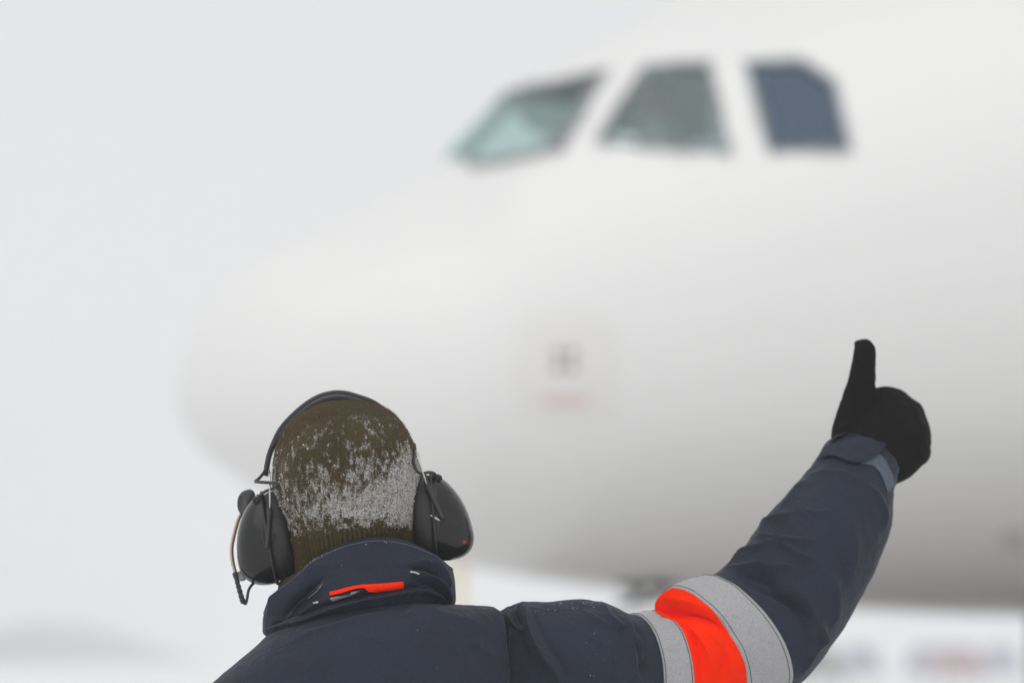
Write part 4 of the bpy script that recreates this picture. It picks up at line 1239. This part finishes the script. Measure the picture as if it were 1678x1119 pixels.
# rolled woollen neck warmer under the hat
n = 60
NWR = catmull([P(578, 905, YC), P(580, 940, YC), P(583, 985, YC), P(586, 1030, YC)], n)
prr = np.interp(np.linspace(0, 1, n), [0, .12, .35, 1], [98, 112, 118, 118]) * K
V, F = [], None
thn = np.linspace(0, 2 * math.pi, 260, endpoint=False)
NG = np.zeros((n, 260, 3))
for i in range(n):
    NG[i] = NWR[i] + np.outer(prr[i] * 1.08 * np.cos(thn), HR) + np.outer(prr[i] * .74 * np.sin(thn), HFW)
    NG[i] += np.outer(0.020 * np.clip(-np.cos(thn), 0, 1), -HU) * (1 - i / n)
nn_ = grid_normals(NG)
if ((NG - NG.mean((0, 1))) * nn_)[..., :2].sum() < 0: nn_ = -nn_
NG += nn_ * (0.0016 * np.cos(thn * 60)[None, :] + 0.003 * fbm(NG * 40, 3))[..., None]
build('neck_warmer', NG.reshape(-1, 3), gfaces(n, 260), M['wool'], person)

# ------------------------------------------------------------------ glove giving a thumbs up
def G_(x, y, d): return P(x, y, d)
def gl(pts, rads):
    return capsule_chain([G_(*p) for p in pts], [r * mpp(p[2]) for p, r in zip(pts, rads)])
gp = [
    gl([(1408, 778, 5.13), (1428, 735, 5.145), (1455, 690, 5.155)], [50, 50, 46]),
    gl([(1412, 770, 5.13), (1450, 735, 5.15), (1487, 712, 5.16)], [44, 42, 34]),
    gl([(1420, 770, 5.13), (1462, 752, 5.15), (1497, 742, 5.155)], [34, 30, 25]),
    gl([(1405, 760, 5.135), (1392, 715, 5.15), (1400, 672, 5.155)], [38, 31, 27]),
    # thumb
    gl([(1398, 705, 5.150), (1406, 655, 5.150), (1414, 612, 5.145), (1417, 578, 5.142), (1416, 571, 5.142)], [33, 26.5, 21.5, 19, 17]),
    gl([(1412, 572, 5.142), (1404, 562, 5.142)], [14, 5.5]),
    gl([(1458, 662, 5.165), (1484, 686, 5.175), (1494, 712, 5.176), (1497, 738, 5.168)], [29, 28, 28, 26]),
    gl([(1463, 662, 5.19), (1487, 684, 5.198), (1499, 711, 5.198), (1500, 740, 5.188)], [28, 27.5, 27, 25]),
    gl([(1497, 742, 5.16), (1480, 764, 5.15), (1455, 775, 5.14)], [24, 22, 22]),
    # fingers folded away from the camera
    gl([(1452, 664, 5.155), (1462, 662, 5.195), (1436, 662, 5.215), (1415, 672, 5.19)], [32, 26, 23, 20]),
    gl([(1477, 682, 5.160), (1488, 682, 5.205), (1455, 688, 5.225), (1430, 700, 5.195)], [32, 27, 24, 21]),
    gl([(1490, 711, 5.160), (1498, 712, 5.203), (1462, 718, 5.222), (1436, 727, 5.19)], [31, 26, 23, 20]),
    gl([(1497, 740, 5.155), (1500, 742, 5.193), (1470, 748, 5.208), (1448, 752, 5.18)], [26, 23, 20, 17]),
]
me = fuse(gp, 0.0024, 5, base=PLOC)
gv = np.array([v.co[:] for v in me.vertices]); gn = np.array([v.normal[:] for v in me.vertices])
gv = gv + gn * (0.0007 * fbm(gv * 210, 3) + 0.0012 * fbm(gv * 45, 2))[:, None]      # pilled fleece
me.vertices.foreach_set('co', gv.reshape(-1)); me.update()
glove = link_mesh('glove', me, M['fleece'], person)
# raised seam over the back of the hand
bv_glv = BVHTree.FromPolygons([Vector(q + PLOC) for q in gv], [tuple(p.vertices) for p in me.polygons])
for sm in ([(1392, 712), (1410, 690), (1428, 672), (1440, 655), (1446, 640)], [(1402, 640), (1401, 610), (1405, 580)]):
    pa = np.array([lay(bv_glv, x, y, .0002, 5.13) for x, y in catmull(sm, 24)])
    build('seam', *tube_mesh(pa, .0008, 6), M['fleece'], glove)
# the other glove, hanging beside the leg
hb = wr_l + (0.0, .03, -.06)
gp = [capsule_chain([wr_l + (0, 0, .02), hb, hb + (0, .02, -.04)], [.036, .042, .038]), capsule_chain([hb + (.02, .02, .02), hb + (.035, .05, -.02), hb + (.03, .055, -.055)], [.020, .016, .013])]
for q in range(4):
    yq = -.022 + .02 * q
    L = [.055, .068, .072, .064][q]
    b0 = hb + (0, .02 + yq, -.05)
    gp.append(capsule_chain([b0, b0 + (.006, .004, -L * .5), b0 + (.022, .008, -L * .85), b0 + (.036, .010, -L * .9)], [.0125, .0115, .011, .010]))
link_mesh('glove', fuse(gp, 0.0035, 3, base=PLOC), M['fleece'], person)

# specks of snow on shoulder, collar and sleeve
pts, nr, rd = [], [], []
def speck(bv, x, y, r, guess=4.9):
    p = lay(bv, x, y, 0.0003, guess); pts.append(p); nr.append(np.array([0, -1, 0.3])); rd.append(r)
for pa, cnt, wd, r0 in (([(514, 988), (520, 986)], 14, 1.2, .0011), ([(544, 980), (555, 977.5), (568, 974.5), (586, 969)], 7, 1.6, .0006), ([(674, 936.5), (686, 939.5)], 16, .8, .0010), ([(500, 929), (520, 914), (562, 896)], 30, .8, .0004)):
    pl_ = catmull(pa, 40)
    for k in range(cnt * 2):
        q_ = pl_[rng.integers(0, 40)] + rng.normal(0, wd, 2) * np.array([1, .5])
        speck(bv_col, q_[0], q_[1], .62 * r0 * math.exp(rng.normal(0, .35)))
for x, y, r in ((633, 889, .0006), (560, 926, .0006), (600, 892, .0005), (630, 888, .0005)):
    speck(bv_col, x, y, r)
for k in range(80):
    x = rng.normal(930, 45); y = 985 + abs(rng.normal(3, 9))
    speck(bv_slv, x, y, math.exp(rng.normal(-8.4, .35)))
for k in range(14):
    speck(bv_jkt, rng.uniform(480, 815), rng.uniform(1000, 1110), math.exp(rng.normal(-8.5, .3)))
for k in range(18):
    speck(bv_slv, rng.uniform(960, 1000), rng.uniform(1035, 1110), math.exp(rng.normal(-8.3, .3)))
for k in range(12):
    speck(bv_slv, 1281 + rng.normal(0, 1.5), 1098 + rng.normal(0, 6), math.exp(rng.normal(-7.3, .3)))
crumbs('snow_specks', pts, nr, rd, M['rime'], jacket)

# ------------------------------------------------------------------ headset
headset = empty('headset', tuple(H(0, 0, 0.10)))
tag(headset, 'black ear defender headset with microphone boom worn over the knit hat', 'headset')
BP = [(433, 779), (438, 750), (446, 727), (458, 703), (476, 682), (501, 660.5), (524, 647.5), (546, 642), (563, 642), (581, 646), (612, 657), (635, 674), (653, 692), (666, 710), (679, 732)]
bp = catmull(BP, 120)
W_, TH_ = 0.013, 0.0030
def band_mesh(off_in, off_out, w, yc, taper=None):
    V = []
    tg = np.gradient(bp, axis=0); tg /= np.linalg.norm(tg, axis=1, keepdims=True)
    nrm2 = np.stack([-tg[:, 1], tg[:, 0]], -1)
    cc = np.array([565, 780.0])
    for i in range(len(bp)):
        nn = nrm2[i] if (bp[i] - cc) @ nrm2[i] > 0 else -nrm2[i]
        t = 1.0 if taper is None else taper[i]
        for o_, w_ in ((off_out, -w * .8), (off_out - .6, -w), (off_in * t + .6, -w), (off_in * t, -w * .8), (off_in * t, w * .8), (off_in * t + .6, w), (off_out - .6, w), (off_out, w * .8)):
            q = bp[i] + nn * o_
            p = P(q[0], q[1], yc); p[1] = yc + w_
            V.append(p)
    n = len(bp)
    F = gfaces(n, 8) + [tuple(range(8))[::-1], tuple((n - 1) * 8 + k for k in range(8))]
    return np.array(V), F
hb_ = build('headband', *band_mesh(-5.5, 1.5, .014, YC - .005), M['band'], headset)
u = np.linspace(0, 1, 120)
tp = 0.25 + np.sin(np.pi * u) ** 1.5
build('pad', *band_mesh(-12.5, -4.5, .018, YC - .004, tp), M['band'], hb_)

def ear_cup(base_px, axis_top, axis_bot, out, Hpx, fb, shift, seam):
    """egg-shaped shell: base oval on the head side, dome outward; all in picture-plane directions at depth YC"""
    b0 = np.array(base_px, float)
    t_, bt = np.array(axis_top, float), np.array(axis_bot, float)
    ctr_ = (t_ + bt) / 2; half = np.linalg.norm(bt - t_) / 2
    down = (bt - t_) / (2 * half); outv = np.array(out, float) / np.linalg.norm(out)
    W2 = lambda q: P(q[0], q[1], YC)
    D = W2(ctr_ + down * 100) - W2(ctr_); D /= 100.0
    O = W2(ctr_ + outv * 100) - W2(ctr_); O /= 100.0
    C0 = W2(ctr_) + np.array([0, -.004, 0])
    nb, nt = 34, 96
    th = np.linspace(0, 2 * math.pi, nt, endpoint=False)
    G = []
    be = np.linspace(0, math.pi / 2, nb)
    prof_ = [(1.0, -0.02)] + [(math.cos(b) ** 0.80 if b < math.pi / 2 - 1e-6 else 0.0, math.sin(b) ** 1.0) for b in be]
    for r, h in prof_:
        r = max(r, 0.004)
        dn = half * r * np.sign(np.cos(th)) * np.abs(np.cos(th)) ** 0.9
        fbv = fb * r * np.sign(np.sin(th)) * np.abs(np.sin(th)) ** 0.9
        # fuller towards the bottom
        hv = Hpx * h * (1.0 + 0.22 * np.cos(th) * r)
        G.append(C0 + np.outer(dn + shift * h, D) + np.outer(hv, O) + np.outer(fbv * K, np.array([0, 1.0, 0])))
    return np.array(G), C0, D, O, half

def cushion(C0, D, O, half, fb, th_px):
    nt, nb = 90, 16
    th = np.linspace(0, 2 * math.pi, nt, endpoint=False)
    G = []
    for b in np.linspace(0, 2 * math.pi, nb, endpoint=False):
        ro = 1.0 - 0.16 + 0.15 * math.cos(b); h = -th_px / 2 - th_px / 2 * math.sin(b) * 1.15
        wr = 1 + .006 * np.sin(th * 23)
        G.append(C0 + np.outer(half * ro * np.cos(th) * wr, D) + np.outer(np.full(nt, h), O) + np.outer(fb * ro * np.sin(th) * wr * K, np.array([0, 1.0, 0])))
    G.append(G[0])
    return np.array(G)
def groove_ring(C0, D, O, half, fb, h, rr):
    th = np.linspace(0, 2 * math.pi, 80)
    path = np.array([C0 + D * half * rr * math.cos(t) + O * h + np.array([0, 1.0, 0]) * fb * rr * math.sin(t) * K for t in th])
    return path

cups = []
for base_px, at_, ab_, out, Hp, fb, sh, cth, lab in (
        ((0, 0), (706, 775), (717, 918), (115, -10), 60, 54, 16, 30, 'right'),
        ((0, 0), (429, 808), (455, 955), (-125, 30), 56, 54, 6, 32, 'left')):
    G, C0, D, O, half = ear_cup(base_px, at_, ab_, out, Hp, fb, sh, None)
    nb, nt = G.shape[:2]
    g = G.reshape(-1, 3)
    F = gfaces(nb, nt) + [tuple((nb - 1) * nt + k for k in range(nt)), tuple(range(nt))[::-1]]
    cup = build('ear_cup', g, F, M['cup'], headset)
    bpy.context.view_layer.update()
    bm = bmesh.new(); bm.from_mesh(cup.data); bmesh.ops.recalc_face_normals(bm, faces=bm.faces[:]); bm.to_mesh(cup.data); bm.free()
    CC = cushion(C0, D, O, half, fb, cth)
    build('cushion', CC.reshape(-1, 3), gfaces(CC.shape[0], CC.shape[1]), M['foam'], cup)
    path = groove_ring(C0, D, O, half, fb, 0.0, 1.015)
    build('rim', *tube_mesh(path, 0.0020, 8, False), M['plastic'], cup)
    path = groove_ring(C0, D, O, half, fb, 7.0, 0.985)
    build('rim', *tube_mesh(path, 0.0013, 8, False), M['plastic'], cup)
    cups.append((cup, C0, D, O, half, fb, G))
cup_r, cup_l = cups
bv_r = BVHTree.FromPolygons([Vector(q) for q in cup_r[6].reshape(-1, 3)], gfaces(*cup_r[6].shape[:2]))
bv_l = BVHTree.FromPolygons([Vector(q) for q in cup_l[6].reshape(-1, 3)], gfaces(*cup_l[6].shape[:2]))
def on(bv, x, y, off):
    return lay(bv, x, y, off, YC - .03)
# steel yokes and plastic sliders
YW = YC - .030
build('steel_wire', *tube_mesh([P(681, 738, YC - .056), P(686, 752, YC - .064), P(699, 793, YC - .064)], 0.00105, 10), M['steel'], cup_r[0])
build('steel_wire', *tube_mesh([P(441, 770, YC - .03), P(442.5, 782, YC - .058), P(442.2, 832, YC - .060)], 0.00115, 10), M['steel'], cup_l[0])
def slider(pts, w, bv, par):
    q = catmull(pts, 24)
    hit = np.array([on(bv, x, y, .0022) for x, y in q])
    yl = np.linspace(hit[0, 1], hit[-1, 1], len(q)); yl = yl - max(0, (yl - hit[:, 1]).max())
    path = np.array([P(x, y, d) for (x, y), d in zip(q, yl)])
    V, F = tube_mesh(path, np.interp(np.linspace(0, 1, 24), [0, .08, .25, .3, 1], [w * .9, w * 1.15, w * 1.1, w * .85, w * .8]), 12)
    return build('slider_arm', V, F, M['plastic'], par)
slider([(698, 789), (705, 806), (716, 829), (726, 850)], .0036, bv_r, cup_r[0])
slider([(442, 831), (441, 850), (439, 875), (437, 899)], .0035, bv_l, cup_l[0])
for bv, x, y, r, par in ((bv_r, 710.5, 835, .0036, cup_r[0]), (bv_l, 446, 881, .0050, cup_l[0])):
    p = on(bv, x, y, .0005)
    ths = np.linspace(0, 2 * math.pi, 25)
    ring = np.array([on(bv, x + r / K * math.cos(t), y + r / K * math.sin(t), .0006) for t in ths])
    build('pivot', *tube_mesh(ring, .0007, 8, False), M['plastic'], par)
# snow sliver, red dot
V, F = ellipsoid(on(bv_r, 713, 848, .0008), (.0075, .0014, .0014), 8, 14, axes=np.array([[.86, 0, -.5], [0, 1, 0], [.5, 0, .86]])); build('snow_sliver', V, F, M['rime'], cup_r[0])
V, F = ellipsoid(on(bv_r, 760, 888, .0002), (.0028, .0012, .0026), 8, 14); build('red_dot', V, F, M['red'], cup_r[0])
# cables
def cable(pts, r, par, mat='plastic', n=60, name='cable'):
    q = catmull([P(*p) for p in pts], n)
    return build(name, *tube_mesh(q, r, 12), M[mat], par)
cable([(679, 728, YC - .016), (680, 738, YC - .03), (678, 756, YC - .05), (683, 771, YC - .056), (691, 775.5, YC - .054), (703, 773.5, YC - .046), (712, 776, YC - .034), (716, 784, YC - .026)], .0020, headset)
cable([(437, 762, YC - .012), (433, 773, YC - .02), (424, 784, YC - .026), (418.5, 788.5, YC - .03), (425, 789.5, YC - .05), (440, 790.5, YC - .062), (452, 792, YC - .070), (456, 796, YC - .068), (446, 800.5, YC - .060), (433, 806, YC - .046), (425, 813, YC - .030), (422, 822, YC - .020)], .0020, headset, n=110)
def torus_path(c_, r1, r2, n=24):
    return np.array([c_ + np.array([r1 * math.cos(t), -.3 * r1 * math.sin(t), r2 * math.sin(t)]) for t in np.linspace(0, 2 * math.pi, n)])
for bv, x, y, par in ((bv_r, 715, 784, cup_r[0]), (bv_l, 423, 820, cup_l[0])):
    p = on(bv, x, y, .001)
    build('grommet', *tube_mesh(torus_path(p, .0052, .0030), .0021, 10, False), M['plastic'], par)
# microphone boom: knob in front of the left cup, tan wire, plug and lead
kb = P(404, 822, YC + .045)
V, F = wheel_mesh(kb, np.array([.80, .52, .3]) / np.linalg.norm([.80, .52, .3]), .0155, .014, 32)
build('boom_pivot', V, F, M['plastic'], headset)
boom = cable([(404, 824, YC + .05), (390, 850, YC + .045), (383, 874, YC + .02), (378.5, 897, YC + .0), (380, 920, YC - .01), (387, 944, YC - .012)], .0017, headset, 'brass', name='microphone_boom')
cable([(406, 824, YC + .05), (393, 850, YC + .045), (386, 874, YC + .018), (381.5, 897, YC - .002), (383, 920, YC - .012), (389, 944, YC - .013)], .0011, headset)
q = catmull([P(*p) for p in [(384.5, 937, YC - .013), (387.5, 948, YC - .014), (392, 965, YC - .014), (397, 982, YC - .014), (400, 988, YC - .014)]], 60)
tq = np.linspace(0, 1, 60)
rr = np.interp(tq, [0, .02, .2, .24, .9, 1], [.0012, .0034, .0034, .0028, .0036, .0020]) * (1 + .10 * np.sign(np.sin(tq * 60)) * (tq > .3) * (tq < .9))
build('cable_plug', *tube_mesh(q, rr, 14), M['plastic'], headset)
cable([(399, 987, YC - .014), (402.5, 988.5, YC - .015), (405, 980, YC - .014), (407, 968, YC - .012), (411, 960, YC - .010), (417, 954, YC - .004)], .0018, headset)
V, F = wheel_mesh(P(396, 943, YC + .0), np.array([-.35, -.9, 0]) / np.linalg.norm([-.35, -.9, 0]), .0068, .008, 20); build('thumb_screw', V, F, M['gear'], headset)

# ------------------------------------------------------------------ fog
V, F = box_mesh((0, 0, 14.0), (1000, 1000, 15.5))
hz = build('haze', V, F, None, smooth=False)
hm_ = bpy.data.materials.new('fog'); hm_.use_nodes = True
t = hm_.node_tree
t.nodes.remove(t.nodes['Principled BSDF'])
pv = t.nodes.new('ShaderNodeVolumePrincipled')
pv.inputs['Color'].default_value = (0.97, 0.98, 1.0, 1)
pv.inputs['Density'].default_value = 0.0040
pv.inputs['Anisotropy'].default_value = 0.2
t.links.new(pv.outputs[0], [n for n in t.nodes if n.type == 'OUTPUT_MATERIAL'][0].inputs['Volume'])
hz.data.materials.append(hm_)
tag(hz, kind='stuff', label='thin snow fog over the whole airfield')
